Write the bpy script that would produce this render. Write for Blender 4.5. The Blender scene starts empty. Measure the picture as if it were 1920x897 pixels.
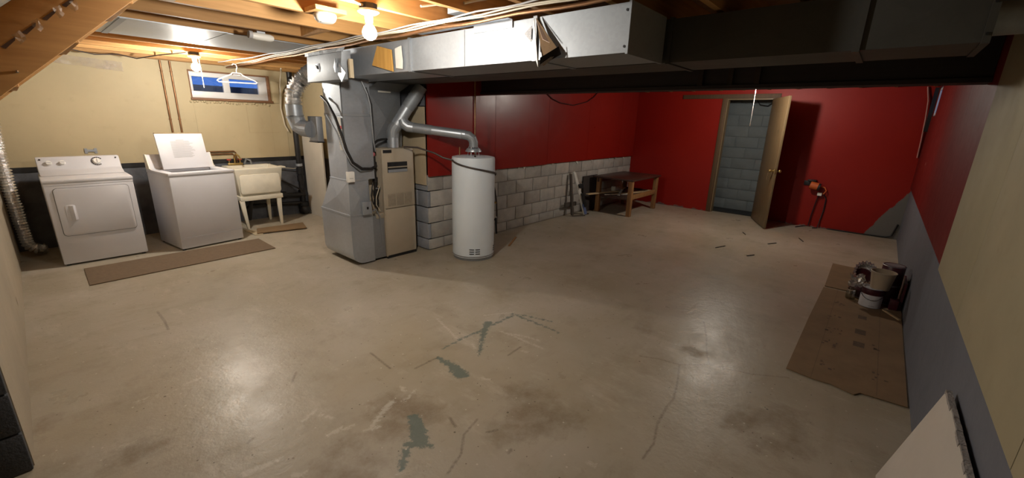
import bpy, bmesh, math, random
import numpy as np
from mathutils import Vector, Matrix
random.seed(7)
R = math.radians
scene = bpy.context.scene
C = scene.collection

# ------------------------------------------------------------------ camera
cam_d = bpy.data.cameras.new('camera')
cam_o = bpy.data.objects.new('camera', cam_d); C.objects.link(cam_o)
F_PX = 783.41
cam_d.sensor_fit = 'HORIZONTAL'; cam_d.sensor_width = 36.0
cam_d.lens = F_PX * 36.0 / 1920.0
cam_d.clip_start = 0.03
_p, _y, _r = R(15.872), R(40.641), R(1.645)
fw = Vector((math.cos(_y)*math.cos(_p), math.sin(_y)*math.cos(_p), -math.sin(_p)))
rt = fw.cross(Vector((0, 0, 1))).normalized(); up = rt.cross(fw)
r2 = rt*math.cos(_r) + up*math.sin(_r); u2 = -rt*math.sin(_r) + up*math.cos(_r)
M = Matrix((r2, u2, -fw)).transposed().to_4x4(); M.translation = Vector((0, 0, 1.6175))
cam_o.matrix_world = M
scene.camera = cam_o

# ------------------------------------------------------------------ world: dusk sky seen through the small windows
world = bpy.data.worlds.new('dusk'); scene.world = world; world.use_nodes = True
wn = world.node_tree.nodes; wl = world.node_tree.links
bg = wn['Background']; bg.inputs['Color'].default_value = (0.085, 0.21, 0.62, 1); bg.inputs['Strength'].default_value = 0.115
# bulbs: three bare lamps light the room
BULB_COLOR = (1.0, 0.93, 0.82)
BULB_POWER = [7.0, 9.0, 6.0]          # radiant watts of lamp 1 (centre), 2 (laundry), 3 (by the door)
vs = scene.view_settings
vs.view_transform = 'Standard'; vs.look = 'None'; vs.gamma = 1.0; vs.use_curve_mapping = False
vs.exposure = 3.3
scene.cycles.max_bounces = 8; scene.cycles.diffuse_bounces = 5; scene.cycles.glossy_bounces = 4
scene.cycles.transparent_max_bounces = 8
scene.cycles.sample_clamp_indirect = 6.0
scene.cycles.caustics_reflective = False; scene.cycles.caustics_refractive = False

# room constants (metres): x runs along the laundry wall, y runs away from the right-hand wall
XL, XF, YR, YB, YW, XR = -0.24, 8.637, -0.435, 4.08, 7.25, 3.15
ZJ, ZC = 2.24, 2.475

# ------------------------------------------------------------------ mesh helpers
ORG = {}
class MB:
    def __init__(s, T=None): s.v = []; s.f = []; s.T = T
    def add(s, vs, fs):
        b = len(s.v)
        for q in vs:
            q = Vector(q)
            s.v.append(s.T @ q if s.T else q)
        s.f += [tuple(i+b for i in f) for f in fs]
        return s
    def box(s, x0, x1, y0, y1, z0, z1):
        return s.add([(x0,y0,z0),(x1,y0,z0),(x1,y1,z0),(x0,y1,z0),(x0,y0,z1),(x1,y0,z1),(x1,y1,z1),(x0,y1,z1)],
              [(0,3,2,1),(4,5,6,7),(0,1,5,4),(1,2,6,5),(2,3,7,6),(3,0,4,7)])
    def beam(s, a, b, w, h, upv=(0,0,1)):
        a = Vector(a); b = Vector(b); d = (b-a).normalized(); u = Vector(upv)
        sd = d.cross(u).normalized(); u = sd.cross(d).normalized()
        vs = []
        for p in (a, b):
            for i, j in ((-1,-1),(1,-1),(1,1),(-1,1)): vs.append(p + sd*(w/2*i) + u*(h/2*j))
        return s.add(vs, [(0,1,2,3),(7,6,5,4),(0,4,5,1),(1,5,6,2),(2,6,7,3),(3,7,4,0)])
    def hexa(s, lo, hi):
        n = len(lo)
        fs = [tuple(range(n))[::-1], tuple(range(n, 2*n))] + [(i, (i+1) % n, n+(i+1) % n, n+i) for i in range(n)]
        return s.add(list(lo)+list(hi), fs)
    def prism(s, poly, axis, a, b):
        def P(q, t):
            return {0: (t, q[0], q[1]), 1: (q[0], t, q[1]), 2: (q[0], q[1], t)}[axis]
        return s.hexa([P(q, a) for q in poly], [P(q, b) for q in poly])
    def cyl(s, p0, p1, r0, r1=None, n=16, caps=True):
        r1 = r0 if r1 is None else r1
        p0 = Vector(p0); p1 = Vector(p1); d = (p1-p0).normalized()
        a = d.cross(Vector((0,0,1)) if abs(d.z) < .9 else Vector((1,0,0))).normalized(); b = d.cross(a)
        vs = []
        for p, r in ((p0, r0), (p1, r1)):
            for i in range(n):
                t = 2*math.pi*i/n; vs.append(p + a*(r*math.cos(t)) + b*(r*math.sin(t)))
        fs = [(i, (i+1) % n, n+(i+1) % n, n+i) for i in range(n)]
        if caps: fs += [tuple(range(n))[::-1], tuple(range(n, 2*n))]
        return s.add(vs, fs)
    def tube(s, path, r, n=8, caps=True):
        P = [Vector(q) for q in path]; rr = r if isinstance(r, (list, tuple)) else [r]*len(P)
        vs = []; a = None
        for i, p in enumerate(P):
            d = (P[min(i+1, len(P)-1)] - P[max(i-1, 0)]).normalized()
            if a is None: a = d.cross(Vector((0,0,1)) if abs(d.z) < .9 else Vector((1,0,0))).normalized()
            a = (a - d*a.dot(d)).normalized(); b = d.cross(a)
            for k in range(n):
                t = 2*math.pi*k/n; vs.append(p + a*(rr[i]*math.cos(t)) + b*(rr[i]*math.sin(t)))
        fs = []
        for i in range(len(P)-1):
            for k in range(n): fs.append((i*n+k, i*n+(k+1) % n, (i+1)*n+(k+1) % n, (i+1)*n+k))
        if caps: fs += [tuple(range(n))[::-1], tuple(range((len(P)-1)*n, len(P)*n))]
        return s.add(vs, fs)
    def lathe(s, prof, c, n=32, caps=True):
        c = Vector(c); vs = []
        for r, z in prof:
            for k in range(n):
                t = 2*math.pi*k/n; vs.append(c + Vector((r*math.cos(t), r*math.sin(t), z)))
        fs = []
        for i in range(len(prof)-1):
            for k in range(n): fs.append((i*n+k, i*n+(k+1) % n, (i+1)*n+(k+1) % n, (i+1)*n+k))
        if caps: fs += [tuple(range(n))[::-1], tuple(range((len(prof)-1)*n, len(prof)*n))]
        return s.add(vs, fs)
    def sphere(s, c, r, n=16, sz=1.0):
        prof = [(r*math.sin(math.pi*i/(n//2))+1e-5, -r*sz*math.cos(math.pi*i/(n//2))) for i in range(n//2+1)]
        return s.lathe(prof, c, n)
    def build(s, name, mat, parent=None, bevel=0, seg=2, smooth=None, org=None):
        me = bpy.data.meshes.new(name)
        if parent is not None: o0 = ORG[parent.name]
        elif org is not None: o0 = Vector(org)
        else:
            xs = [q.x for q in s.v]; ys = [q.y for q in s.v]; zs = [q.z for q in s.v]
            o0 = Vector(((min(xs)+max(xs))/2, (min(ys)+max(ys))/2, min(zs)))
        bm = bmesh.new()
        vv = [bm.verts.new(q - o0) for q in s.v]
        for f in s.f:
            try: bm.faces.new([vv[i] for i in f])
            except ValueError: pass
        bmesh.ops.recalc_face_normals(bm, faces=bm.faces)
        if bevel:
            bmesh.ops.bevel(bm, geom=list(bm.edges), offset=bevel, segments=seg, affect='EDGES', profile=.5, clamp_overlap=True)
        ang = R(35 if smooth is None else smooth)
        for e in bm.edges:
            if len(e.link_faces) == 2 and e.calc_face_angle(0) > ang: e.smooth = False
        for f in bm.faces: f.smooth = True
        bm.to_mesh(me); bm.free()
        ob = bpy.data.objects.new(name, me); C.objects.link(ob)
        if mat: me.materials.append(mat)
        if parent is not None: ob.parent = parent
        else: ob.location = o0
        ORG[ob.name] = o0
        return ob

def thing(name, label, cat, loc, group=None):
    o = bpy.data.objects.new(name, None); C.objects.link(o); o.location = loc
    o.empty_display_size = .1
    o['label'] = label; o['category'] = cat
    if group: o['group'] = group
    ORG[o.name] = Vector(loc)
    return o
def tag(o, label, cat, group=None):
    o['label'] = label; o['category'] = cat
    if group: o['group'] = group
    return o
def struct(o): o['kind'] = 'structure'; return o
def lab(o, t): o['label'] = t; return o

# ------------------------------------------------------------------ materials
def nodes(name):
    m = bpy.data.materials.new(name); m.use_nodes = True
    nt = m.node_tree; b = nt.nodes['Principled BSDF']
    return m, nt, b
def N(nt, t, **k):
    n = nt.nodes.new(t)
    for a, v in k.items(): setattr(n, a, v)
    return n
def noise(nt, co, scale, detail=4, rough=.55, vec=None):
    n = N(nt, 'ShaderNodeTexNoise'); n.inputs['Scale'].default_value = scale
    n.inputs['Detail'].default_value = detail; n.inputs['Roughness'].default_value = rough
    if vec is not None:
        mp = N(nt, 'ShaderNodeMapping'); mp.inputs['Scale'].default_value = vec
        nt.links.new(co, mp.inputs['Vector']); co = mp.outputs['Vector']
    nt.links.new(co, n.inputs['Vector'])
    return n.outputs['Fac']
def ramp(nt, fac, stops, interp='LINEAR'):
    r = N(nt, 'ShaderNodeValToRGB'); r.color_ramp.interpolation = interp
    e = r.color_ramp.elements
    while len(e) < len(stops): e.new(.5)
    for i, (p, c) in enumerate(stops):
        e[i].position = p; e[i].color = (c, c, c, 1) if not isinstance(c, tuple) else (*c, 1)
    nt.links.new(fac, r.inputs['Fac']); return r.outputs['Color']
def mix(nt, fac, a, b, mode='MIX'):
    m = N(nt, 'ShaderNodeMix', data_type='RGBA', blend_type=mode)
    for sock, v in ((m.inputs[0], fac), (m.inputs[6], a), (m.inputs[7], b)):
        if hasattr(v, 'is_output'): nt.links.new(v, sock)
        elif isinstance(v, tuple): sock.default_value = (*v, 1)
        else: sock.default_value = v
    return m.outputs[2]
def math_(nt, op, a, b=None, c=None, clamp=False):
    m = N(nt, 'ShaderNodeMath', operation=op); m.use_clamp = clamp
    for i, v in enumerate((a, b, c)):
        if v is None: continue
        if hasattr(v, 'is_output'): nt.links.new(v, m.inputs[i])
        else: m.inputs[i].default_value = v
    return m.outputs[0]
def bump(nt, b, h, strength, dist=.01):
    bp = N(nt, 'ShaderNodeBump'); bp.inputs['Strength'].default_value = strength; bp.inputs['Distance'].default_value = dist
    nt.links.new(h, bp.inputs['Height']); nt.links.new(bp.outputs['Normal'], b.inputs['Normal'])
def coord(nt, kind='Object'):
    if kind == 'World': return N(nt, 'ShaderNodeNewGeometry').outputs['Position']
    return N(nt, 'ShaderNodeTexCoord').outputs[kind]

_M = {}
def PM(name, col, rough=.6, metal=0.0, var=.12, vs=5.0, bmp=0.0, bs=60.0, spec=.5, rvar=0.0, co='World', col2=None, stretch=None, rnd=0.0):
    if name in _M: return _M[name]
    m, nt, b = nodes(name); c = coord(nt, co)
    n1 = noise(nt, c, vs, 5, .6, stretch)
    d = tuple(x*(1-var) for x in col) if col2 is None else col2
    l = tuple(min(1, x*(1+var)) for x in col)
    out = mix(nt, ramp(nt, n1, [(.3, 0.0), (.7, 1.0)]), d, l)
    if rnd:
        oi = N(nt, 'ShaderNodeObjectInfo')
        v = math_(nt, 'MULTIPLY_ADD', oi.outputs['Random'], 2*rnd, 1-rnd)
        hv = N(nt, 'ShaderNodeHueSaturation'); nt.links.new(v, hv.inputs['Value']); nt.links.new(out, hv.inputs['Color']); out = hv.outputs['Color']
    nt.links.new(out, b.inputs['Base Color'])
    b.inputs['Roughness'].default_value = rough; b.inputs['Metallic'].default_value = metal
    b.inputs['Specular IOR Level'].default_value = spec
    if rvar:
        n2 = noise(nt, c, vs*2.3, 4)
        nt.links.new(math_(nt, 'MULTIPLY_ADD', n2, 2*rvar, rough-rvar, clamp=True), b.inputs['Roughness'])
    if bmp: bump(nt, b, noise(nt, c, bs, 4), bmp)
    _M[name] = m; return m

def wood(name, col, dark, axis=0, rough=.65, rnd=.12):
    m, nt, b = nodes(name); c = coord(nt, 'World')
    sc = [14, 14, 14]; sc[axis] = .9
    g = noise(nt, c, 2.2, 6, .6, tuple(sc))
    sc2 = [60, 60, 60]; sc2[axis] = 3
    g2 = noise(nt, c, 2.0, 3, .6, tuple(sc2))
    base = mix(nt, ramp(nt, g, [(.3, 0.0), (.72, 1.0)]), dark, col)
    base = mix(nt, math_(nt, 'MULTIPLY', g2, .35), base, dark)
    k = N(nt, 'ShaderNodeTexVoronoi'); k.inputs['Scale'].default_value = 1.7
    mp = N(nt, 'ShaderNodeMapping'); s3 = [2.2, 2.2, 2.2]; s3[axis] = 1.0; mp.inputs['Scale'].default_value = s3
    nt.links.new(c, mp.inputs['Vector']); nt.links.new(mp.outputs['Vector'], k.inputs['Vector'])
    kn = ramp(nt, k.outputs['Distance'], [(.035, 1.0), (.06, 0.0)])
    base = mix(nt, math_(nt, 'MULTIPLY', kn, .75), base, tuple(x*.25 for x in dark))
    oi = N(nt, 'ShaderNodeObjectInfo'); v = math_(nt, 'MULTIPLY_ADD', oi.outputs['Random'], 2*rnd, 1-rnd)
    hv = N(nt, 'ShaderNodeHueSaturation'); nt.links.new(v, hv.inputs['Value']); nt.links.new(base, hv.inputs['Color'])
    nt.links.new(hv.outputs['Color'], b.inputs['Base Color'])
    b.inputs['Roughness'].default_value = rough
    bump(nt, b, g2, .12, .003)
    return m

def paint_wall(name, col, rough, spots, spot_col, dirt=.25, bmp=.08, spec=.35, worn=None):
    """painted sheet with nail holes / scuffs"""
    m, nt, b = nodes(name); c = coord(nt, 'World')
    n1 = noise(nt, c, 1.3, 6, .6)
    base = mix(nt, ramp(nt, n1, [(.25, 0.0), (.75, 1.0)]), tuple(x*(1-dirt) for x in col), col)
    n4 = noise(nt, c, 9, 5, .65)
    base = mix(nt, math_(nt, 'MULTIPLY', ramp(nt, n4, [(.58, 0.0), (.72, 1.0)]), .18), base, tuple(x*.6 for x in col))
    v = N(nt, 'ShaderNodeTexVoronoi'); v.inputs['Scale'].default_value = spots; nt.links.new(c, v.inputs['Vector'])
    sep = N(nt, 'ShaderNodeSeparateColor'); nt.links.new(v.outputs['Color'], sep.inputs[0])
    few = ramp(nt, sep.outputs[0], [(.62, 0.0), (.64, 1.0)])
    dot = ramp(nt, v.outputs['Distance'], [(.03, 1.0), (.055, 0.0)])
    base = mix(nt, math_(nt, 'MULTIPLY', few, dot), base, spot_col)
    if worn:
        n5 = noise(nt, c, 3.0, 8, .75)
        base = mix(nt, ramp(nt, n5, [(.70, 0.0), (.74, .8)]), base, worn)
    nt.links.new(base, b.inputs['Base Color'])
    b.inputs['Specular IOR Level'].default_value = spec
    nt.links.new(math_(nt, 'MULTIPLY_ADD', n4, .2, rough-.1, clamp=True), b.inputs['Roughness'])
    bump(nt, b, noise(nt, c, 35, 5), bmp, .006)
    return m

def galv(name, col=(.52, .55, .58), rough=.38, var=.2, metal=.62):
    m, nt, b = nodes(name); c = coord(nt, 'World')
    n1 = noise(nt, c, 2.6, 6, .62)
    v = N(nt, 'ShaderNodeTexVoronoi'); v.inputs['Scale'].default_value = 55; nt.links.new(c, v.inputs['Vector'])
    sep = N(nt, 'ShaderNodeSeparateColor'); nt.links.new(v.outputs['Color'], sep.inputs[0])
    base = mix(nt, n1, tuple(x*(1-var) for x in col), tuple(min(1, x*(1+var)) for x in col))
    base = mix(nt, math_(nt, 'MULTIPLY', sep.outputs[0], .16), base, tuple(x*.6 for x in col))
    nt.links.new(base, b.inputs['Base Color'])
    b.inputs['Metallic'].default_value = metal
    nt.links.new(math_(nt, 'MULTIPLY_ADD', n1, .3, rough-.15, clamp=True), b.inputs['Roughness'])
    bump(nt, b, noise(nt, c, 7, 3), .10, .01)
    return m

TAN = paint_wall('tan_wall_paint', (.49, .405, .25), .6, 1.6, (.06, .04, .02), dirt=.14, bmp=.06)
RED = paint_wall('red_wall_paint', (.27, .011, .006), .32, 2.2, (.55, .30, .28), dirt=.18, bmp=.05, spec=.5)
TANR = paint_wall('dingy_tan_paint', (.36, .315, .21), .7, 1.6, (.06, .04, .02), dirt=.22, bmp=.10, spec=.15)
GREY = paint_wall('grey_blue_wall_paint', (.15, .158, .185), .65, 1.2, (.30, .30, .30), dirt=.2, bmp=.35, spec=.15)
DARKPAINT = paint_wall('dark_wall_paint', (.030, .031, .036), .6, 1.0, (.1, .1, .1), dirt=.3, bmp=.3)
LEFTTAN = paint_wall('beige_wall_paint', (.42, .36, .27), .7, 1.2, (.2, .16, .1), dirt=.2, bmp=.3)
BLOCK = PM('concrete_block', (.40, .385, .36), .9, var=.14, vs=9, bmp=.5, bs=90, rnd=.13)
BLOCKBLUE = PM('blue_grey_block', (.27, .29, .33), .85, var=.12, vs=8, bmp=.5, bs=90, rnd=.08)
BLOCKCLOSET = PM('closet_block', (.150, .174, .183), .85, var=.1, vs=6, bmp=.3, bs=90, rnd=.04)
BLOCKDARK = PM('dark_painted_block', (.045, .048, .055), .8, var=.2, vs=8, bmp=.5, bs=80, rnd=.1)
MORTAR = PM('mortar', (.27, .25, .23), .95, var=.15, vs=12, bmp=.4)
JOIST = wood('joist_wood', (.56, .31, .11), (.36, .18, .055), 0)
STAIRWOOD = wood('stair_wood', (.68, .38, .14), (.50, .26, .09), 0)
SUBFLOOR = wood('subfloor_wood', (.30, .17, .075), (.17, .085, .035), 1)
DARKWOOD = wood('dark_beam_wood', (.030, .020, .020), (.015, .010, .012), 1)
OLDWOOD = wood('table_leg_wood', (.38, .19, .07), (.22, .11, .04), 2)
CASING = wood('door_casing_wood', (.13, .076, .036), (.08, .045, .022), 2)
SLAB = wood('door_slab_wood', (.27, .195, .105), (.20, .14, .072), 2, rough=.45)
TABLETOP = wood('table_top_wood', (.085, .040, .028), (.05, .022, .016), 0, rough=.4)
PALEWOOD = wood('pale_pine', (.66, .50, .30), (.5, .36, .2), 0)
GALV = galv('galvanised_steel', (.47, .51, .565), .42)
SHADESTEEL = galv('shade_darkened_steel', (.060, .059, .053), .6, metal=.2)  # supply trunk steel: the shade on the duct is put into this dark colour
GALVD = galv('dull_galvanised_steel', (.33, .35, .38), .48)
GALVB = galv('bright_galvanised_steel', (.31, .335, .365), .56, var=.1, metal=.45)
FOIL = PM('aluminium_foil', (.80, .80, .80), .20, .9, var=.1, vs=20, bmp=.9, bs=55)
WHITE = PM('white_enamel', (.60, .60, .635), .32, var=.03, vs=3, spec=.5)
WHITE2 = PM('white_tank_enamel', (.72, .80, .88), .35, var=.03, vs=3)
PLASTICW = PM('white_plastic', (.78, .77, .73), .4, var=.03, vs=4)
CREAM = PM('cream_plastic', (.70, .66, .55), .5, var=.08, vs=7)
BLACK = PM('black_plastic', (.012, .012, .014), .45, var=.2, vs=8)
IRON = PM('black_iron', (.022, .020, .020), .5, .3, var=.3, vs=14)
DARKGAP = PM('dark_recess', (.010, .010, .011), .9, var=.2, vs=8)
COPPER = PM('copper_pipe', (.26, .135, .065), .42, .7, var=.25, vs=16)
CABLEW = PM('white_cable', (.56, .50, .39), .5, var=.1, vs=10)
CABLEB = PM('brown_cable', (.055, .042, .038), .5, var=.2, vs=10)
BEIGE = PM('furnace_beige_enamel', (.42, .365, .285), .42, var=.05, vs=4)
BEIGED = PM('furnace_grill_beige', (.33, .285, .22), .5, var=.08, vs=30)
HARDB = PM('tan_hardboard', (.50, .42, .29), .7, var=.07, vs=5)
HARDW = PM('white_hardboard', (.56, .52, .45), .7, var=.05, vs=4)
CARD = PM('cardboard', (.205, .130, .068), .9, var=.12, vs=5, bmp=.15, bs=60)
CARDPRINT = PM('cardboard_print', (.10, .065, .040), .9, var=.3, vs=60)
MAT = PM('brown_mat', (.165, .115, .072), .95, var=.12, vs=30, bmp=.5, bs=220)
GYP = PM('drywall_paper', (.50, .46, .41), .85, var=.05, vs=4)
GYPE = PM('gypsum_core', (.30, .275, .26), .95, var=.25, vs=40, bmp=.6, bs=120)
PAPER = PM('paper', (.70, .68, .62), .8, var=.06, vs=10)
REDINK = PM('red_ink', (.50, .03, .03), .7, var=.1)
GREYINK = PM('grey_ink', (.40, .40, .41), .6, var=.1)
BRASS = PM('brass', (.55, .40, .16), .35, .9, var=.2, vs=20)
CHROME = PM('chrome', (.75, .74, .72), .18, 1.0, var=.05)
ORANGE = PM('orange_plastic', (.62, .13, .03), .5, var=.1)
REDV = PM('red_valve', (.5, .05, .04), .45, var=.15, vs=20)
MAROON = PM('maroon_paint', (.055, .008, .014), .4, var=.3, vs=20)
BLUET = PM('blue_print', (.12, .17, .36), .5, var=.1)
STRING = PM('white_string', (.8, .8, .78), .7, var=.05)
FRAMEW = PM('white_vinyl', (.66, .66, .66), .4, var=.04)
TRIMW = wood('window_trim_wood', (.30, .15, .07), (.17, .08, .04), 0)

def clear_mat(name, col, tr, rough=.05):
    m, nt, b = nodes(name); nt.nodes.remove(b)
    t = N(nt, 'ShaderNodeBsdfTransparent'); t.inputs[0].default_value = (*col, 1)
    g = N(nt, 'ShaderNodeBsdfGlossy'); g.inputs['Roughness'].default_value = rough; g.inputs[0].default_value = (.9, .9, .9, 1)
    x = N(nt, 'ShaderNodeMixShader'); x.inputs[0].default_value = tr
    nt.links.new(t.outputs[0], x.inputs[1]); nt.links.new(g.outputs[0], x.inputs[2])
    nt.links.new(x.outputs[0], nt.nodes['Material Output'].inputs['Surface']); return m
GLASS = clear_mat('window_glass', (.93, .96, 1.0), .06)
JARGLASS = clear_mat('jar_glass', (.80, .80, .74), .16)
def poly_mat():
    m, nt, b = nodes('plastic_sheet'); c = coord(nt, 'Object')
    t = N(nt, 'ShaderNodeBsdfTransparent'); x = N(nt, 'ShaderNodeMixShader')
    b.inputs['Base Color'].default_value = (.55, .48, .42, 1); b.inputs['Roughness'].default_value = .25
    n = noise(nt, c, 9, 4); nt.links.new(ramp(nt, n, [(.3, .10), (.7, .55)]), x.inputs[0])
    nt.links.new(t.outputs[0], x.inputs[1]); nt.links.new(b.outputs[0], x.inputs[2])
    nt.links.new(x.outputs[0], nt.nodes['Material Output'].inputs['Surface']); return m
POLY = poly_mat()

# ------------------------------------------------------------------ floor: worn concrete with paint, scuffs and dirt that have their own shapes
MARKS=[
  ('teal', [(2.53, 2.134), (2.537, 1.907), (2.535, 1.654)], 0.012, 0.006),
  ('teal', [(2.571, 2.07), (2.65, 1.81)], 0.005, 0.005),
  ('teal', [(2.511, 2.118), (2.196, 2.123), (1.937, 2.134), (1.74, 2.131)], 0.012, 0.004),
  ('teal', [(2.258, 2.169), (2.117, 2.087), (1.866, 1.879)], 0.035, 0.006),
  ('teal', [(1.638, 2.062), (1.642, 1.91), (1.619, 1.797)], 0.012, 0.05),
  ('teal', [(1.156, 1.676), (1.117, 1.59), (1.071, 1.507)], 0.035, 0.045),
  ('teal', [(1.017, 1.539), (1.095, 1.436)], 0.02, 0.008),
  ('teal', [(0.979, 1.507), (0.903, 1.429)], 0.02, 0.015),
  ('dark', [(1.642, 2.067), (1.452, 2.068)], 0.004, 0.004),
  ('dark', [(1.353, 2.454), (1.339, 2.186)], 0.004, 0.004),
  ('dark', [(2.154, 1.735), (2.004, 1.725)], 0.004, 0.004),
  ('dark', [(1.292, 1.53), (1.267, 1.456)], 0.008, 0.004),
  ('dark', [(1.355, 1.3), (1.403, 1.272)], 0.006, 0.006),
  ('dark', [(1.324, 1.121), (1.352, 1.124)], 0.006, 0.006),
  ('dark', [(0.473, 2.139), (0.506, 2.154)], 0.006, 0.006),
  ('dark', [(0.899, 2.59), (0.838, 2.499)], 0.003, 0.003),
  ('dark', [(0.486, 4.293), (0.488, 4.035), (0.475, 3.843)], 0.004, 0.004),
  ('white', [(2.227, 2.002), (2.241, 1.845), (2.25, 1.6)], 0.0078000000000000005, 0.0032500000000000003),
  ('white', [(2.227, 1.962), (2.292, 1.837), (2.325, 1.692)], 0.0039000000000000003, 0.0026000000000000003),
  ('white', [(2.34, 2.293), (2.432, 2.234), (2.563, 2.148)], 0.006500000000000001, 0.0026000000000000003),
  ('white', [(1.946, 2.034), (1.902, 1.957)], 0.005200000000000001, 0.005200000000000001),
  ('white', [(2.016, 2.526), (1.911, 2.161)], 0.0019500000000000001, 0.0019500000000000001),
  ('white', [(1.147, 1.881), (1.046, 1.838), (0.946, 1.774)], 0.0182, 0.0078000000000000005),
  ('white', [(0.923, 1.784), (0.983, 1.761)], 0.0091, 0.0091),
  ('white', [(0.897, 1.867), (0.775, 1.898)], 0.006500000000000001, 0.010400000000000001),
  ('white', [(1.308, 1.871), (1.195, 1.838)], 0.005200000000000001, 0.0019500000000000001),
  ('white', [(1.273, 1.963), (1.261, 1.921)], 0.010400000000000001, 0.010400000000000001),
  ('white', [(1.681, 1.664), (1.704, 1.619)], 0.010400000000000001, 0.005200000000000001),
  ('white', [(2.12, 1.695), (2.132, 1.658)], 0.0078000000000000005, 0.0078000000000000005),
  ('white', [(1.547, 0.787), (1.554, 0.756)], 0.0078000000000000005, 0.0078000000000000005),
  ('white', [(0.398, 1.935), (0.468, 1.923), (0.541, 1.911)], 0.0195, 0.0091),
  ('white', [(0.541, 1.769), (0.582, 1.735)], 0.013000000000000001, 0.013000000000000001),
  ('white', [(0.768, 1.898), (0.845, 1.896)], 0.0078000000000000005, 0.0078000000000000005),
  ('white', [(0.734, 2.1), (0.821, 2.141)], 0.0039000000000000003, 0.0039000000000000003),
  ('white', [(0.817, 2.085), (0.849, 2.006)], 0.0039000000000000003, 0.0039000000000000003),
  ('white', [(-0.183, 3.915), (-0.105, 3.89)], 0.006500000000000001, 0.006500000000000001),
  ('white', [(0.036, 2.561), (0.083, 2.56)], 0.013000000000000001, 0.006500000000000001),
  ('white', [(1.352, 4.818), (1.421, 4.772)], 0.0078000000000000005, 0.0078000000000000005),
  ('white', [(0.167, 2.934), (0.323, 2.918), (0.499, 2.972)], 0.0195, 0.0078000000000000005),
  ('brown', [(1.592, 1.255), (1.684, 1.218), (1.702, 1.107)], 0.075, 0.05),
  ('brown', [(1.496, 1.21), (1.571, 1.13), (1.685, 1.095)], 0.05, 0.05),
  ('brown', [(1.39, 1.242), (1.524, 1.111), (1.664, 1.03), (1.741, 0.999)], 0.012, 0.006),
  ('brown', [(1.717, 1.075), (1.748, 1.004)], 0.016, 0.01),
  ('brown', [(1.717, 1.419), (1.816, 1.244)], 0.04, 0.03),
  ('brown', [(1.13, 1.842), (1.201, 1.703), (1.227, 1.646)], 0.1, 0.06),
  ('brown', [(1.028, 1.713), (1.092, 1.644)], 0.07, 0.05),
  ('brown', [(0.741, 1.751), (0.79, 1.771), (0.816, 1.731)], 0.02, 0.015),
  ('brown', [(0.816, 1.59), (0.84, 1.575)], 0.025, 0.025),
  ('brown', [(0.647, 1.71), (0.679, 1.629)], 0.02, 0.02),
  ('brown', [(0.672, 1.615), (0.75, 1.531)], 0.03, 0.03),
  ('brown', [(2.458, 0.298), (2.46, 0.266)], 0.016, 0.016),
  ('brown', [(2.35, 0.324), (2.665, 0.107), (2.361, 0.04), (2.275, 0.184)], 0.04, 0.03),
  ('brown', [(3.005, 0.812), (2.984, 0.733)], 0.012, 0.012),
  ('brown', [(3.074, 1.186), (3.062, 1.139)], 0.014, 0.014),
  ('brown', [(0.078, 2.458), (0.152, 2.449)], 0.06, 0.03),
  ('brown', [(-0.233, 2.989), (-0.191, 3.091)], 0.012, 0.004),
]
CRACKS= [[(2.657, 1.028), (2.713, 0.921), (2.745, 0.774), (2.892, 0.619), (2.93, 0.499), (2.972, 0.369), (3.104, 0.172)], [(3.57, 0.865), (3.288, 0.759), (3.018, 0.673), (2.892, 0.619)], [(2.745, 0.774), (2.5, 0.701), (2.331, 0.662), (2.219, 0.664), (2.049, 0.646), (1.889, 0.6), (1.753, 0.6)], [(1.389, 1.411), (1.253, 1.375), (1.158, 1.289), (1.032, 1.246)]]

def floor_mesh():
    def axis(a, b, f0, f1, fine, coarse):
        l = list(np.arange(a, f0, coarse)) + list(np.arange(f0, f1, fine)) + list(np.arange(f1, b, coarse)) + [b]
        return np.array(l)
    xs = axis(-2.7, 9.4, .35, 3.6, .011, .05); ys = axis(-.7, 7.6, .15, 2.75, .011, .05)
    nx, ny = len(xs), len(ys)
    Xg, Yg = np.meshgrid(xs, ys, indexing='ij')
    co = np.zeros((nx*ny, 3), np.float32); co[:, 0] = Xg.ravel(); co[:, 1] = Yg.ravel()
    me = bpy.data.meshes.new('floor')
    i, j = np.meshgrid(np.arange(nx-1), np.arange(ny-1), indexing='ij'); k = (i*ny+j).ravel()
    fc = np.stack([k, k+ny, k+ny+1, k+1], 1).astype(np.int32)
    me.vertices.add(nx*ny); me.vertices.foreach_set('co', co.ravel())
    me.loops.add(fc.size); me.loops.foreach_set('vertex_index', fc.ravel())
    me.polygons.add(len(fc)); me.polygons.foreach_set('loop_start', np.arange(0, fc.size, 4, dtype=np.int32))
    me.update(calc_edges=True)
    fld = {c: np.full(nx*ny, -.12, np.float32) for c in ('teal', 'white', 'brown', 'dark')}
    def put(c, pts, w0, w1):
        f = fld[c]; n = len(pts)-1
        for q in range(n):
            a = np.array(pts[q]); b = np.array(pts[q+1]); ba = b-a
            wa = w0+(w1-w0)*q/n; wb = w0+(w1-w0)*(q+1)/n
            t = np.clip(((co[:, 0]-a[0])*ba[0] + (co[:, 1]-a[1])*ba[1])/(ba@ba+1e-9), 0, 1)
            d = np.hypot(co[:, 0]-a[0]-t*ba[0], co[:, 1]-a[1]-t*ba[1])
            np.maximum(f, (wa+(wb-wa)*t) - d, out=f)
    for c, pts, w0, w1 in MARKS: put(c, pts, max(w0, .007), max(w1, .007))
    for pts in CRACKS: put('dark', pts, .005, .005)
    at = me.color_attributes.new('marks', 'FLOAT_COLOR', 'POINT')
    at.data.foreach_set('color', np.stack([fld[c] for c in ('teal', 'white', 'brown', 'dark')], 1).ravel())
    o = bpy.data.objects.new('floor', me); C.objects.link(o); return o
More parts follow.
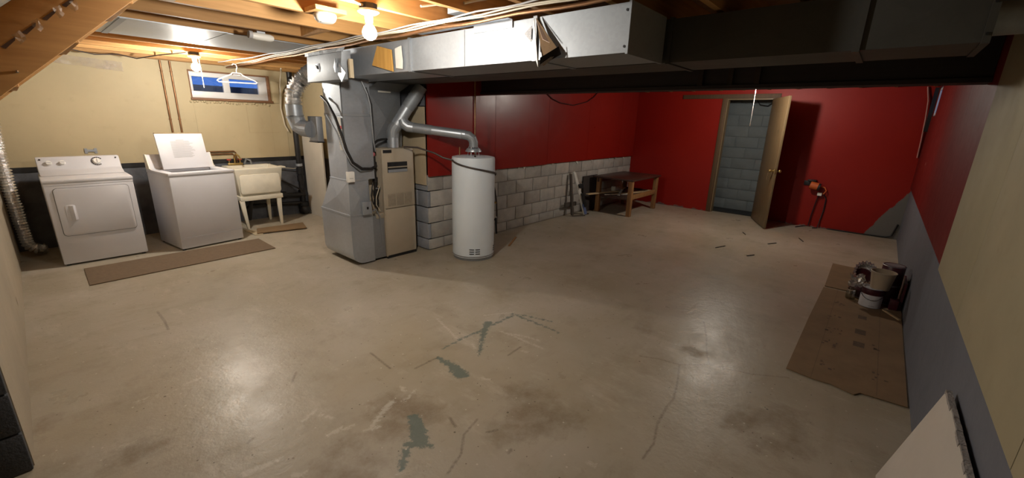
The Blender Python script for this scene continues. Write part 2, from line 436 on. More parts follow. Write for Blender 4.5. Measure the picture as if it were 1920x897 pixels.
def floor_mat():
    m, nt, b = nodes('worn_concrete'); c = coord(nt, 'World')
    big = noise(nt, c, .75, 5, .6); mid = noise(nt, c, 2.6, 6, .68); fine = noise(nt, c, 17, 6, .7)
    base = mix(nt, ramp(nt, big, [(.35, 0.0), (.65, 1.0)]), (.355, .308, .226), (.432, .390, .322))
    base = mix(nt, math_(nt, 'MULTIPLY', ramp(nt, mid, [(.52, 0.0), (.72, 1.0)]), .55), base, (.270, .222, .150))
    base = mix(nt, math_(nt, 'MULTIPLY', ramp(nt, noise(nt, c, 4.3, 7, .75, (1, .35, 1)), [(.55, 0.0), (.70, 1.0)]), .38), base, (.58, .53, .46))
    base = mix(nt, math_(nt, 'MULTIPLY', ramp(nt, noise(nt, c, 3.4, 6, .7, (.35, 1.2, 1)), [(.56, 0.0), (.68, 1.0)]), .30), base, (.29, .24, .165))
    base = mix(nt, math_(nt, 'MULTIPLY', ramp(nt, fine, [(.60, 0.0), (.74, 1.0)]), .35), base, (.19, .148, .10))
    a = N(nt, 'ShaderNodeAttribute', attribute_name='marks'); sp = N(nt, 'ShaderNodeSeparateColor'); nt.links.new(a.outputs['Color'], sp.inputs[0])
    def mask(v, sc, amp, soft, hi):
        n = noise(nt, c, sc, 6, .72)
        f = math_(nt, 'MULTIPLY_ADD', math_(nt, 'SUBTRACT', n, .5), amp, v)
        return ramp(nt, math_(nt, 'MULTIPLY_ADD', f, 1.0/soft, .5, clamp=True), [(0.0, 0.0), (1.0, hi)])
    brown = mask(sp.outputs[2], 13, .30, .15, .58)
    base = mix(nt, brown, base, (.150, .100, .050))
    wsc = mask(sp.outputs[1], 46, .085, .016, .62); base = mix(nt, wsc, base, (.56, .52, .45))
    teal = mask(sp.outputs[0], 30, .12, .014, .72); base = mix(nt, teal, base, (.075, .125, .115))
    dk = mask(a.outputs['Alpha'], 60, .022, .010, .5); base = mix(nt, dk, base, (.06, .045, .03))
    # small flecks of paint and grit
    for s, th, colr, am in ((21, .060, (.60, .56, .48), .75), (26, .060, (.07, .05, .03), .75), (9, .035, (.06, .045, .025), .7)):
        v = N(nt, 'ShaderNodeTexVoronoi'); v.inputs['Scale'].default_value = s; nt.links.new(c, v.inputs['Vector'])
        sc = N(nt, 'ShaderNodeSeparateColor'); nt.links.new(v.outputs['Color'], sc.inputs[0])
        k = math_(nt, 'MULTIPLY', ramp(nt, sc.outputs[1], [(.80, 0.0), (.82, 1.0)]), ramp(nt, v.outputs['Distance'], [(th*1.4, 1.0), (th*2.2, 0.0)]))
        base = mix(nt, math_(nt, 'MULTIPLY', k, am), base, colr)
    nt.links.new(base, b.inputs['Base Color'])
    rr = math_(nt, 'MULTIPLY_ADD', mid, .50, .10); rr = math_(nt, 'MULTIPLY_ADD', brown, .35, rr, clamp=True)
    nt.links.new(rr, b.inputs['Roughness']); b.inputs['Specular IOR Level'].default_value = .24
    bump(nt, b, math_(nt, 'ADD', math_(nt, 'MULTIPLY', fine, .6), mid), .30, .012)
    return m
FLOOR = floor_mesh(); FLOOR.data.materials.append(floor_mat()); struct(FLOOR)

# ------------------------------------------------------------------ walls
wl_ = struct(MB().box(-.35, XL, 2.7, YW+.2, 0, ZC).build('wall_left', LEFTTAN))
for k in range(7):                                   # dark painted block end of the left wall
    MB().box(-.345, XL-.003, 2.662, 2.699, .004+k*.2032, .004+k*.2032+.196).build('block', BLOCKDARK, wl_, bevel=.005)
struct(MB().box(-2.7, -.352, 2.70, 2.82, 0, ZC).build('wall_stair', TAN))
struct(MB().box(-2.75, -2.7, YR-.2, 2.7, 0, ZC).build('wall_front', TAN))

# back (laundry) wall with the small high window
WX0, WX1, WZ0, WZ1 = 1.66, 2.62, 1.80, 2.135
wb = MB().box(-.35, WX0, YW, YW+.2, 0, ZC).box(WX1, XR+.2, YW, YW+.2, 0, ZC).box(WX0, WX1, YW, YW+.2, 0, WZ0).box(WX0, WX1, YW, YW+.2, WZ1, ZC)
wall_back = struct(wb.build('wall_back', PM('laundry_block_paint', (.115, .122, .14), .7, var=.35, vs=2.2, bmp=.4, bs=30, col2=(.03, .03, .035))))
for a, b_ in ((XL+.005, WX0-.001), (WX1+.001, 2.84), (2.843, XR-.005)):
    MB().box(a, b_, YW-.014, YW-.001, .955, 2.30).build('wall_panel', TAN, wall_back)
MB().box(WX0, WX1, YW-.014, YW-.001, .955, WZ0-.02).build('wall_panel', TAN, wall_back)
MB().box(WX0, WX1, YW-.014, YW-.001, WZ1+.02, 2.30).build('wall_panel', TAN, wall_back)
MB().box(XL+.005, XR-.005, YW-.012, YW-.001, .90, .954).build('tar_strip', BLACK, wall_back)
lab(MB().box(2.30, 2.302, YW-.0155, YW-.0135, 1.33, 1.72).box(2.30, 2.72, YW-.0155, YW-.0135, 1.328, 1.330).build('patch_seam', PM('seam_shadow', (.30, .23, .13), .8), wall_back), 'thin seam of a square patch')

# block wall with red panels, and the return wall beside the furnace
BX, BZ, BL, BH = 5.2241, .1423, .4064, .2032
core = MB().box(XR+.012, XF+.12, YB+.012, YB+.25, 0, ZC)
wall_block = struct(core.build('wall_block', MORTAR))
unit = {}
def block(parent, mat, x0, x1, y, z0, z1, along='x', sgn=1):
    g = .0055
    L, Hh = x1-x0-2*g, z1-z0-2*g
    key = (mat.name, round(L, 2), round(Hh, 2), along, sgn)
    if key not in unit:
        mb = MB()
        if along == 'x': mb.box(-L/2, L/2, 0, .05*sgn, -Hh/2, Hh/2)
        else: mb.box(0, .05*sgn, -L/2, L/2, -Hh/2, Hh/2)
        o = mb.build('block', mat, org=(0, 0, 0), bevel=.006); unit[key] = o.data; bpy.data.objects.remove(o)
    o = bpy.data.objects.new('block', unit[key]); C.objects.link(o); o.parent = parent
    po = ORG[parent.name]; jit = random.uniform(-.0025, .0025)
    c = ((x0+x1)/2, y+jit, (z0+z1)/2) if along == 'x' else (y+jit, (x0+x1)/2, (z0+z1)/2)
    o.location = Vector(c) - po
rows = [(0, BZ)] + [(BZ+BH*k, BZ+BH*(k+1)) for k in range(4)]
for k, (z0, z1) in enumerate(rows):
    off = BX - (BL/2 if k % 2 == 0 else 0)           # running bond
    x = off - BL*6
    while x < XF:
        a, b_ = max(x, XR+.002), min(x+BL, XF-.002)
        if b_-a > .05: block(wall_block, BLOCK, a, b_, YB, max(z0, .004), z1)
        x += BL
RX = [XR+.002, 4.30, 5.52, 6.74, 7.96, XF-.003]
for k in range(5):
    zb = [.935, .945, .955, .955, .95][k]
    MB().box(RX[k]+.002, RX[k+1]-.002, YB-.035, YB-.008, zb, 2.45).build('wall_panel', RED, wall_block)
for i in range(16):                                   # torn paper tatters under the red panels
    x = random.uniform(3.9, 8.4); w = random.uniform(.04, .16); h = random.uniform(.02, .07)
    MB().prism([(x, .97), (x+w, .97), (x+w*.7, .955-h*.3), (x+w*random.random(), .95-h)], 1, YB-.012, YB-.009).build('paper_tatter', PAPER if i % 3 else GYPE, wall_block)
wr = struct(MB().box(XR+.012, XR+.2, YB+.012, YW+.2, 0, ZC).build('wall_return', MORTAR))
for k, (z0, z1) in enumerate(rows):
    y = YB + (BL/2 if k % 2 else 0); ys = [YB+.002] + ([y] if k % 2 else [])
    if k % 2: block(wr, BLOCKBLUE, YB+.004, y, XR, max(z0, .004), z1, 'y')
    for q in range(3): block(wr, BLOCKBLUE, y+q*BL+(0 if k % 2 else .004), y+(q+1)*BL, XR, max(z0, .004), z1, 'y')
MB().box(XR-.02, XR-.006, YB+.004, 5.25, .83, 1.74).build('wall_panel', HARDB, wr)
MB().box(XR-.016, XR-.004, 5.26, YW-.02, .955, 2.30).build('wall_panel', TAN, wr)
MB().box(XR-.012, XR+.003, YB+.01, 5.25, 1.75, 2.40).build('wall_panel', GREY, wr)

# far wall with the doorway, closet behind
DY0, DY1, DZ = 1.555, 2.325, 2.105
m, nt, b = nodes('red_far_wall_paint'); c = coord(nt, 'World'); sx = N(nt, 'ShaderNodeSeparateXYZ'); nt.links.new(c, sx.inputs[0])
n1 = noise(nt, c, 1.2, 5); col = mix(nt, n1, (.225, .005, .003), (.310, .011, .004))
e = math_(nt, 'ADD', math_(nt, 'MULTIPLY', math_(nt, 'ADD', sx.outputs[1], .435), 1.75), sx.outputs[2])
e = math_(nt, 'ADD', e, math_(nt, 'MULTIPLY', math_(nt, 'SUBTRACT', noise(nt, c, 4, 4, .6), .5), .28))
low = math_(nt, 'ADD', sx.outputs[2], math_(nt, 'MULTIPLY', math_(nt, 'SUBTRACT', noise(nt, c, 5, 6, .7), .5), .25))
msk = math_(nt, 'MAXIMUM', ramp(nt, e, [(.74, 1.0), (.76, 0.0)]), math_(nt, 'MULTIPLY', ramp(nt, low, [(.0, 1.0), (.012, 0.0)]), .8))
nt.links.new(mix(nt, msk, col, (.15, .145, .135)), b.inputs['Base Color']); b.inputs['Roughness'].default_value = .5; b.inputs['Specular IOR Level'].default_value = .3
bump(nt, b, noise(nt, c, 30, 4), .05)
wf = MB().box(XF, XF+.12, YR-.02, DY0, 0, ZC).box(XF, XF+.12, DY1, YB+.02, 0, ZC).box(XF, XF+.12, DY0, DY1, DZ, ZC)
wall_far = struct(wf.build('wall_far', m))
XC = 9.22
wc = struct(MB().box(XC+.012, XC+.2, .3, 3.9, 0, ZC).build('wall_closet', PM('painted_mortar', (.145, .168, .176), .9)))
for k in range(11):
    z0 = .004+k*BH; off = (BL/2 if k % 2 else 0); y = 1.0+off
    while y < 3.3:
        block(wc, BLOCKCLOSET, y, y+BL, XC, z0, min(z0+BH, 2.3), 'y'); y += BL
struct(MB().box(XF+.12, XC, .85, .99, 0, ZC).build('wall_closet_side', GREY))
struct(MB().box(XF+.12, XC, 3.32, 3.46, 0, ZC).build('wall_closet_end', GREY))

# right-hand wall: painted concrete below, panels above, small window in the far corner
VX0, VX1, VZ0, VZ1 = 7.95, 8.52, 1.84, 2.20
wrm = MB().box(-2.7, VX0, YR-.2, YR, 0, ZC).box(VX1, XF+.12, YR-.2, YR, 0, ZC).box(VX0, VX1, YR-.2, YR, 0, VZ0).box(VX0, VX1, YR-.2, YR, VZ1, ZC)
wall_right = struct(wrm.build('wall_right', GREY))
for a, b_ in ((-2.69, -.9), (-.895, .32), (.325, 1.55), (1.555, 2.77), (2.775, 3.74)):
    MB().box(a, b_, YR+.001, YR+.014, .765, 2.24).build('wall_panel', TANR, wall_right, bevel=.002)
REDR = paint_wall('red_flat_paint', (.15, .010, .008), .55, 1.8, (.55, .36, .33), dirt=.25, bmp=.06, spec=.12, worn=(.10, .012, .012))
for a, b_ in ((3.742, 4.95), (4.953, 6.17), (6.173, 7.39), (7.393, VX0)):
    MB().box(a, b_, YR+.001, YR+.012, .795, 2.44).build('wall_panel', REDR, wall_right)
MB().box(VX0, VX1, YR+.001, YR+.012, .795, VZ0-.015).build('wall_panel', REDR, wall_right)
MB().box(VX0, VX1, YR+.001, YR+.012, VZ1+.015, 2.44).build('wall_panel', REDR, wall_right)
MB().box(VX1, XF-.004, YR+.001, YR+.012, .795, 2.44).build('wall_panel', REDR, wall_right)

# ------------------------------------------------------------------ ceiling: subfloor and joists, stairwell hole on the left
cm = MB().box(-2.75, 9.5, YR-.2, 2.6, ZC, ZC+.03).box(.74, 9.5, 2.6, 3.34, ZC, ZC+.03).box(-2.75, 9.5, 3.34, YW+.2, ZC, ZC+.03)
cm.box(-2.75, .74, 2.6, 3.34, 3.5, 3.53).box(-2.8, -2.75, 2.6, 3.34, ZC, 3.5).box(.74, .79, 2.6, 3.34, ZC+.03, 3.5).box(-2.75, 1.25, 2.55, 2.6, ZC+.03, 3.5).box(-2.75, 1.25, 3.34, 3.39, ZC+.03, 3.5)
ceiling = struct(cm.build('ceiling', SUBFLOOR))
JY = [-.40, .02, .43, .83, 1.24, 1.65, 2.05, 2.43, 2.92, 3.35, 3.83, 4.20, 4.66, 5.10, 5.50, 5.86, 6.26, 6.66, 7.06]
for y in JY:
    x0 = .76 if 2.5 < y < 3.3 else (.45 if y == 3.35 else -2.69)
    x1 = XR-.0 if y > YB else XF-.002
    MB().box(x0, x1, y, y+.038, ZJ, ZC-.001).build('joist', JOIST, ceiling)
for x in (.72, ):
    MB().box(x, x+.038, 2.47, 3.349, ZJ, ZC-.001).build('header_joist', JOIST, ceiling)
MB().box(XL+.01, XR, 7.15, YW-.016, ZJ, ZC-.001).build('sill_plate', JOIST, ceiling)
for x in (.35, 1.25, 2.1):
    for k in range(14, 17): MB().beam((x, JY[k]+.04, 2.27), (x, JY[k+1]-.002, 2.44), .02, .045).build('bridging', JOIST, ceiling)
for (x, a, b_) in ((2.0, 8, 9), (1.7, 9, 10)):
    MB().box(x, x+.038, JY[a]+.039, JY[b_]-.001, ZJ, ZC-.002).build('blocking', JOIST, ceiling)

# ------------------------------------------------------------------ lamps (the room's own light)
def bulb_mat(i):
    m, nt, b = nodes('lit_bulb'); nt.nodes.remove(b); e = N(nt, 'ShaderNodeEmission')
    area = 4*math.pi*.040**2
    e.inputs['Color'].default_value = (*BULB_COLOR, 1); e.inputs['Strength'].default_value = BULB_POWER[i]/(math.pi*area)
    nt.links.new(e.outputs[0], nt.nodes['Material Output'].inputs['Surface']); return m
def lamp(i, x, y, zt, label, string=0):
    t = thing('bare_bulb_lamp', label, 'lamp', (x, y, zt-.2), 'bare bulb ceiling lamps')
    MB().cyl((x, y, zt), (x, y, zt-.030), .052, n=8).build('junction_box', IRON, t)
    MB().lathe([(.001, 0), (.058, 0), (.060, -.012), (.045, -.022), (.001, -.024)], (x, y, zt-.030), 24).build('lamp_base', PLASTICW, t)
    MB().lathe([(.001, 0), (.024, 0), (.021, -.042), (.001, -.043)], (x, y, zt-.054), 20).build('socket', PLASTICW, t)
    MB().lathe([(.001, .064), (.014, .062), (.016, .047), (.030, .030), (.039, .012), (.041, 0), (.039, -.014), (.030, -.028), (.016, -.037), (.001, -.040)], (x, y, zt-.152), 24).build('bulb', bulb_mat(i), t, smooth=80)
    if i == 2: MB().box(x-.06, x+.06, 1.279, 1.649, zt, zt+.018).build('mounting_board', JOIST, t)
    if string:
        MB().tube([(x+.04, y, zt-.05), (x+.042, y-.004, zt-.05-string*.5), (x+.046, y-.006, zt-.05-string)], .0028, 6).build('pull_string', STRING, t)
        MB().cyl((x+.046, y-.006, zt-.05-string), (x+.046, y-.006, zt-.09-string), .007, .004, 8).build('string_bell', PLASTICW, t)
    return t
lamp(0, 1.465, 2.40, ZJ-.002, 'glowing bare bulb in front of the ductwork, nearest to the camera')
lamp(1, 1.42, 5.85, ZJ-.008, 'glowing bare bulb with a pull string above the washing machine by the window', .27)
lamp(2, 6.95, 1.53, 2.32, 'bare bulb lamp behind the beam with white pull string before the doorway', .60)

# ------------------------------------------------------------------ dryer
t = thing('clothes_dryer', 'white clothes dryer with rounded front door and control knobs, leftmost appliance', 'dryer', (.406, 6.6, 0))
x0, x1, yf, yb = .063, .749, 6.25, 6.95
MB().box(x0, x1, yf, yb, .018, .895).build('body', WHITE, t, bevel=.012)
MB().box(x0-.004, x1+.004, yf-.006, yb, .868, .908).build('top_panel', WHITE, t, bevel=.012)
con = MB().prism([(6.62, .909), (6.80, .955), (6.875, 1.088), (6.945, 1.088), (6.945, .909)], 0, x0+.006, x1-.006).build('control_console', WHITE, t, bevel=.012)
nrm = Vector((0, -.871, .491)); cen = lambda x, f=.5: Vector((x, 6.80+.075*f, .955+.133*f))
for x, r in ((.16, .026), (.265, .026)):
    k = MB().cyl(cen(x)+nrm*.001, cen(x)+nrm*.032, r, r*.8, 20).build('knob', PLASTICW, t)
    MB().beam(cen(x)+nrm*.034-Vector((.018, 0, 0)), cen(x)+nrm*.034+Vector((.018, 0, 0)), .01, .008).build('grip', WHITE, k)
dial = MB().cyl(cen(.545, .55)+nrm*.001, cen(.545, .55)+nrm*.026, .036, .03, 24).build('dial', PLASTICW, t)
rg = MB()
for k in range(14):
    a0, a1 = 2*math.pi*k/18+.6, 2*math.pi*(k+.8)/18+.6; up_ = Vector((0, .491, .871)); sx_ = Vector((1, 0, 0)); q = cen(.545, .55)+nrm*.004
    pts = [q+(sx_*math.cos(a)+up_*math.sin(a))*r for r, a in ((.042, a0), (.052, a0), (.052, a1), (.042, a1))]
    rg.hexa(pts, [p+nrm*.001 for p in pts])
lab(rg.build('dial_markings', BLACK, t), 'black ring of dial markings')
MB().beam(cen(.545, .55)+nrm*.028-Vector((0, .012, .02)), cen(.545, .55)+nrm*.028+Vector((0, .012, .02)), .008, .006).build('dial_pointer', GREYINK, t)
for x in (.10, .71): MB().cyl(cen(x, .8)+nrm*.0, cen(x, .8)+nrm*.008, .008, n=10).build('screw_cap', BLACK, t)
def rrect(xa, xb, za, zb, r, n=6):
    P = []
    for cx, cz, a in ((xb-r, zb-r, 0), (xa+r, zb-r, 90), (xa+r, za+r, 180), (xb-r, za+r, 270)):
        for k in range(n+1): P.append((cx+r*math.cos(R(a+90*k/n)), cz+r*math.sin(R(a+90*k/n))))
    return P
MB().prism(rrect(.118, .702, .318, .822, .035), 1, yf-.0025, yf+.004).build('door_gap', PM('door_shadow_gap', (.10, .10, .10), .7), t)
dr = MB().prism(rrect(.122, .698, .322, .818, .033), 1, yf-.010, yf+.003).build('door', WHITE, t, bevel=.003)
hb = MB().prism(rrect(.175, .255, .475, .645, .02), 1, yf-.013, yf-.009).build('handle_recess', WHITE, dr, bevel=.002)
MB().prism([(.200, yf-.012), (.235, yf-.030), (.250, yf-.012)], 2, .485, .638).build('handle', WHITE, dr, bevel=.003)
MB().box(x0+.002, x1-.002, yf-.0015, yf+.002, .848, .852).build('top_seam', GREYINK, t)
for x in (.1, .71):
    for y in (6.3, 6.9): MB().cyl((x, y, 0), (x, y, .02), .02, n=12).build('foot', BLACK, t)

# ------------------------------------------------------------------ washing machine
T = Matrix.Translation((1.037, 6.074, 0)) @ Matrix.Rotation(R(7.76), 4, 'Z')
t = thing('washing_machine', 'white top loading washing machine with its lid standing open', 'washing machine', T @ Vector((.343, .33, 0)))
W_, D_, H_ = .686, .66, .895
MB(T).box(0, W_, 0, D_, .018, .885).build('body', WHITE, t, bevel=.010)
MB(T).box(.001, W_-.001, -.0015, .002, .145, .149).build('kick_seam', GREYINK, t)
MB(T).box(-.003, W_+.003, -.004, .085, .882, .922).box(-.003, .085, .085, D_, .882, .922).box(W_-.085, W_+.003, .085, D_, .882, .922).box(.085, W_-.085, .46, D_, .882, .922).build('top_deck', WHITE, t, bevel=.008)
MB(T).lathe([(.001, .60), (.21, .60), (.225, .88), (.205, .88), (.19, .62), (.001, .62)], (W_/2, .29, 0), 24, caps=False).build('tub', GALVD, t)
MB(T).lathe([(.06, .62), (.05, .75), (.035, .86), (.001, .87)], (W_/2, .29, 0), 16).build('agitator', PLASTICW, t)
ld = MB(T).hexa([(.095, .425, .925), (.591, .425, .925), (.591, .402, .927), (.095, .402, .927)], [(.085, .495, 1.345), (.581, .495, 1.345), (.581, .472, 1.350), (.085, .472, 1.350)]).build('lid', WHITE, t, bevel=.007)
pr = MB(T)
lf = lambda u, f: Vector((.095+u*.496-.010*f, .402+.070*f-.0015, .927+.423*f))
for k in range(17):
    f = .80-k*.030; u0 = .28 + (.0 if k else .12); u1 = .76 - random.random()*.10 - (.0 if k else .18)
    a, b_ = lf(u0, f), lf(u1, f); h = .0045 if k else .006
    pr.hexa([a, b_, b_+Vector((0, -.0006, 0)), a+Vector((0, -.0006, 0))], [a+Vector((0, h*.16, h)), b_+Vector((0, h*.16, h)), b_+Vector((0, h*.16-.0006, h)), a+Vector((0, h*.16-.0006, h))])
lab(pr.build('printed_instructions', GREYINK, ld), 'block of small grey printed lines inside the lid')
MB(T).hexa([(.090, .470, 1.345), (.586, .470, 1.345), (.586, .498, 1.345), (.090, .498, 1.345)], [(.090, .470, 1.356), (.586, .470, 1.356), (.586, .498, 1.356), (.090, .498, 1.356)]).build('lid_edge', PM('lid_edge_brown', (.30, .22, .12), .5), ld)
MB(T).prism([(.50, .922), (.545, .935), (.60, 1.095), (.645, 1.095), (.65, .922)], 0, .0, W_).build('control_console', WHITE, t, bevel=.006)
for u in (-.004, W_-.006): MB(T).prism([(.498, .924), (.543, .937), (.598, 1.10), (.648, 1.10), (.652, .924)], 0, u, u+.010).build('console_end_cap', CREAM, t, bevel=.002)
for u in (.03, .65):
    for v in (.04, .62): MB(T).cyl((u, v, 0), (u, v, .02), .02, n=12).build('foot', BLACK, t)

# ------------------------------------------------------------------ laundry tub
t = thing('laundry_sink', 'cream plastic laundry sink on four tapered legs', 'sink', (2.17, 6.92, 0))
ot = [(1.86, 6.655), (2.475, 6.655), (2.475, 7.215), (1.86, 7.215)]; ob_ = [(1.90, 6.70), (2.43, 6.70), (2.43, 7.19), (1.90, 7.19)]
it = [(1.89, 6.685), (2.445, 6.685), (2.445, 7.10), (1.89, 7.10)]; ib = [(1.93, 6.73), (2.40, 6.73), (2.40, 7.07), (1.93, 7.07)]
L = [[(x, y, z) for x, y in P] for P, z in ((ob_, .46), (ot, .84), (ot, .865), (it, .865), (ib, .52))]
vsx = sum(L, []); fs = [(3, 2, 1, 0), (16, 17, 18, 19)]
for a in range(4):
    for k in range(4): fs.append((a*4+k, a*4+(k+1) % 4, a*4+4+(k+1) % 4, a*4+4+k))
MB().add(vsx, fs).build('basin', CREAM, t, bevel=.006)
MB().prism(rrect(1.905, 2.435, .50, .775, .04), 1, 6.655, 6.705).build('front_apron', CREAM, t, bevel=.01)
MB().box(1.885, 2.45, 6.665, 7.19, .405, .470).build('leg_frame', CREAM, t, bevel=.006)
MB().box(2.475, 2.53, 6.655, 6.80, .845, .865).build('rim_lip', CREAM, t, bevel=.004)
for (xt, yt, xb, yb_) in ((1.905, 6.685, 1.935, 6.67), (2.395, 6.685, 2.405, 6.72), (1.905, 7.13, 1.95, 7.11), (2.395, 7.13, 2.38, 7.10)):
    w, v = .030, .016
    MB().hexa([(xb-v, yb_-v, 0), (xb+v, yb_-v, 0), (xb+v, yb_+v, 0), (xb-v, yb_+v, 0)], [(xt-w, yt-v, .41), (xt+w, yt-v, .41), (xt+w, yt+w, .41), (xt-w, yt+w, .41)]).build('leg', CREAM, t, bevel=.003)
st = MB()
for k in range(7): st.prism([(2.0+k*.03+random.random()*.02, 6.662+random.random()*.02) for _ in range(3)], 2, .8652, .8660)
t2 = thing('sink_faucet', 'old brass faucet with red valve handles behind the laundry sink', 'faucet', (2.02, 7.16, .866))
MB().box(1.93, 2.12, 7.13, 7.17, .868, .90).build('faucet_body', BRASS, t2, bevel=.006)
MB().tube([(2.02, 7.15, .90), (2.02, 7.14, .99), (2.03, 7.08, 1.03), (2.04, 7.0, 1.01), (2.04, 6.97, .97)], .011, 10).build('spout', BRASS, t2)
for x in (1.95, 2.09):
    k = MB().cyl((x, 7.15, .90), (x, 7.15, .945), .010, n=10).build('valve_stem', BRASS, t2)
    MB().lathe([(.001, 0), (.026, .002), (.030, .010), (.024, .018), (.001, .02)], (x, 7.15, .94), 10).build('valve_handle', REDV, k)
MB().tube([(2.15, 7.18, .88), (2.17, 7.14, .95), (2.22, 7.13, .93), (2.24, 7.16, .88)], .014, 8).build('hose_bib', GALVD, t2)
for z, xa in ((1.065, 2.07), (1.03, 2.045)):
    MB().tube([(1.60, YW-.03, z), (xa-.02, YW-.03, z), (xa, YW-.03, z-.02), (xa, YW-.03, .90)], .010, 8).build('supply_pipe', COPPER, t2)
for i, (x, lb) in enumerate(((1.372, 'left one of the two vertical copper pipes on the tan wall'), (1.472, 'right one of the two vertical copper pipes on the tan wall'))):
    p_ = thing('copper_pipe', lb, 'pipe', (x, YW-.035, .95), 'copper pipes on the tan wall')
    MB().cyl((x, YW-.032, .95), (x, YW-.032, 2.235), .011, n=12).build('pipe', COPPER, p_)
    for z in (1.5, 2.1): MB().box(x-.018, x+.018, YW-.024, YW-.0145, z, z+.012).build('strap', COPPER, p_)

# black drain stack
t = thing('drain_stack', 'black plumbing drain stack with branches in the corner behind the sink', 'pipe', (2.93, 7.15, 0))
MB().cyl((2.93, 7.15, .10), (2.93, 7.15, 2.235), .040, n=16).build('stack', BLACK, t)
for z, r in ((.72, .050), (.60, .050), (.36, .058), (.16, .075)): MB().cyl((2.93, 7.15, z-.05), (2.93, 7.15, z+.05), r, n=16).build('hub', BLACK, t)
MB().cyl((2.93, 7.15, .80), (2.93, 7.15, .84), .050, n=16).build('steel_band', GALV, t)
MB().sphere((2.93, 7.12, .085), .085, 14).build('clean_out', BLACK, t)
MB().tube([(2.93, 7.12, .34), (2.72, 7.12, .35), (2.64, 7.12, .36)], .034, 10).build('branch', BLACK, t)
MB().cyl((2.66, 7.12, .36), (2.60, 7.12, .36), .055, n=14).build('branch_cap', BLACK, t)
MB().tube([(2.93, 7.14, .20), (2.5, 7.16, .22), (2.12, 7.14, .24), (2.06, 7.10, .20), (2.06, 7.05, .10), (2.06, 6.98, .08), (2.06, 6.93, .16), (2.10, 6.9, .45)], .026, 10).build('trap', BLACK, t)
MB().tube([(2.93, 7.10, .40), (2.78, 7.12, .50), (2.62, 7.18, .60)], .012, 8).build('thin_branch', IRON, t)
MB().tube([(2.50, 7.21, .86), (2.6, 7.20, .80), (2.85, 7.19, .76), (3.0, 7.2, .77)], .006, 6).build('small_tube', CABLEW, t)

# ------------------------------------------------------------------ window above the washer
w1 = struct(bpy.data.objects.new('window_1', None)); C.objects.link(w1); w1.location = (2.14, YW, WZ0); ORG[w1.name] = Vector((2.14, YW, WZ0))
MB().box(WX0-.012, WX0, YW-.03, YW+.02, WZ0-.03, WZ1+.02).box(WX1, WX1+.035, YW-.03, YW+.02, WZ0-.03, WZ1+.02).box(WX0, WX1, YW-.03, YW+.02, WZ1, WZ1+.02).build('outer_trim', TRIMW, w1, bevel=.003)
MB().box(WX0-.02, WX1+.05, YW-.05, YW+.06, WZ0-.034, WZ0-.002).build('window_sill', TRIMW, w1, bevel=.004)
fr = MB().box(WX0, WX1, YW-.005, YW+.05, WZ0, WZ0+.085).box(WX0, WX1, YW-.005, YW+.05, WZ1-.06, WZ1).box(WX0, WX0+.03, YW-.005, YW+.05, WZ0+.085, WZ1-.06).box(WX1-.115, WX1, YW-.005, YW+.05, WZ0+.085, WZ1-.06).build('window_frame', FRAMEW, w1, bevel=.003)
MB().box(2.05, 2.13, YW-.004, YW+.045, WZ0+.085, WZ1-.06).build('mullion', FRAMEW, w1, bevel=.003)
for a, b_ in ((WX0+.03, 2.05), (2.13, WX1-.115)): MB().box(a, b_, YW+.02, YW+.024, WZ0+.085, WZ1-.06).build('pane', GLASS, w1)
ff = MB(); 
for k in range(26):
    x = WX0-.03+k*.039; ff.sphere((x+random.uniform(-.01, .01), YW-.02, WZ0-.055+random.uniform(-.012, .008)), random.uniform(.010, .022), 6)
lab(ff.build('crumbling_plaster', TAN, w1), 'ragged crumbling plaster under the sill')
MB().box(WX1+.06, WX1+.16, YW-.03, YW-.0145, WZ0-.03, WZ1-.05).build('side_board', TAN, w1, bevel=.003)
ww = MB()
for k in range(24):
    x = 1.2+k*.08; ww.box(x, x+.05, 8.0+.02*(k % 2), 8.04+.02*(k % 2), 1.5, 2.005)
    ww.box(x+.05, x+.08, 8.01, 8.03, 1.5, 2.005)
lab(ww.build('window_well', PM('well_steel', (.10, .12, .16), .6, .2), w1), 'dark corrugated well outside the glass')
w2 = struct(bpy.data.objects.new('window_2', None)); C.objects.link(w2); w2.location = (8.23, YR, VZ0); ORG[w2.name] = Vector((8.23, YR, VZ0))
MB().box(VX0, VX1, YR-.02, YR, VZ0, VZ0+.03).box(VX0, VX1, YR-.02, YR, VZ1-.03, VZ1).box(VX0, VX0+.03, YR-.02, YR, VZ0+.03, VZ1-.03).box(VX1-.03, VX1, YR-.02, YR, VZ0+.03, VZ1-.03).build('window_frame', FRAMEW, w2)
MB().box(VX0+.03, VX1-.03, YR-.012, YR-.008, VZ0+.03, VZ1-.03).build('pane', GLASS, w2)
MB().box(VX1+.002, VX1+.05, YR+.012, YR+.055, 1.62, 2.22).build('dark_side_board', BLACK, w2)

tag(MB().box(.49, .60, YW-.026, YW-.0142, 1.11, 1.135).box(.49, .515, YW-.022, YW-.0142, 1.09, 1.15).box(.575, .60, YW-.022, YW-.0142, 1.09, 1.15).build('wall_bracket', GALVD), 'small grey metal bracket on the tan wall above the dryer', 'bracket')

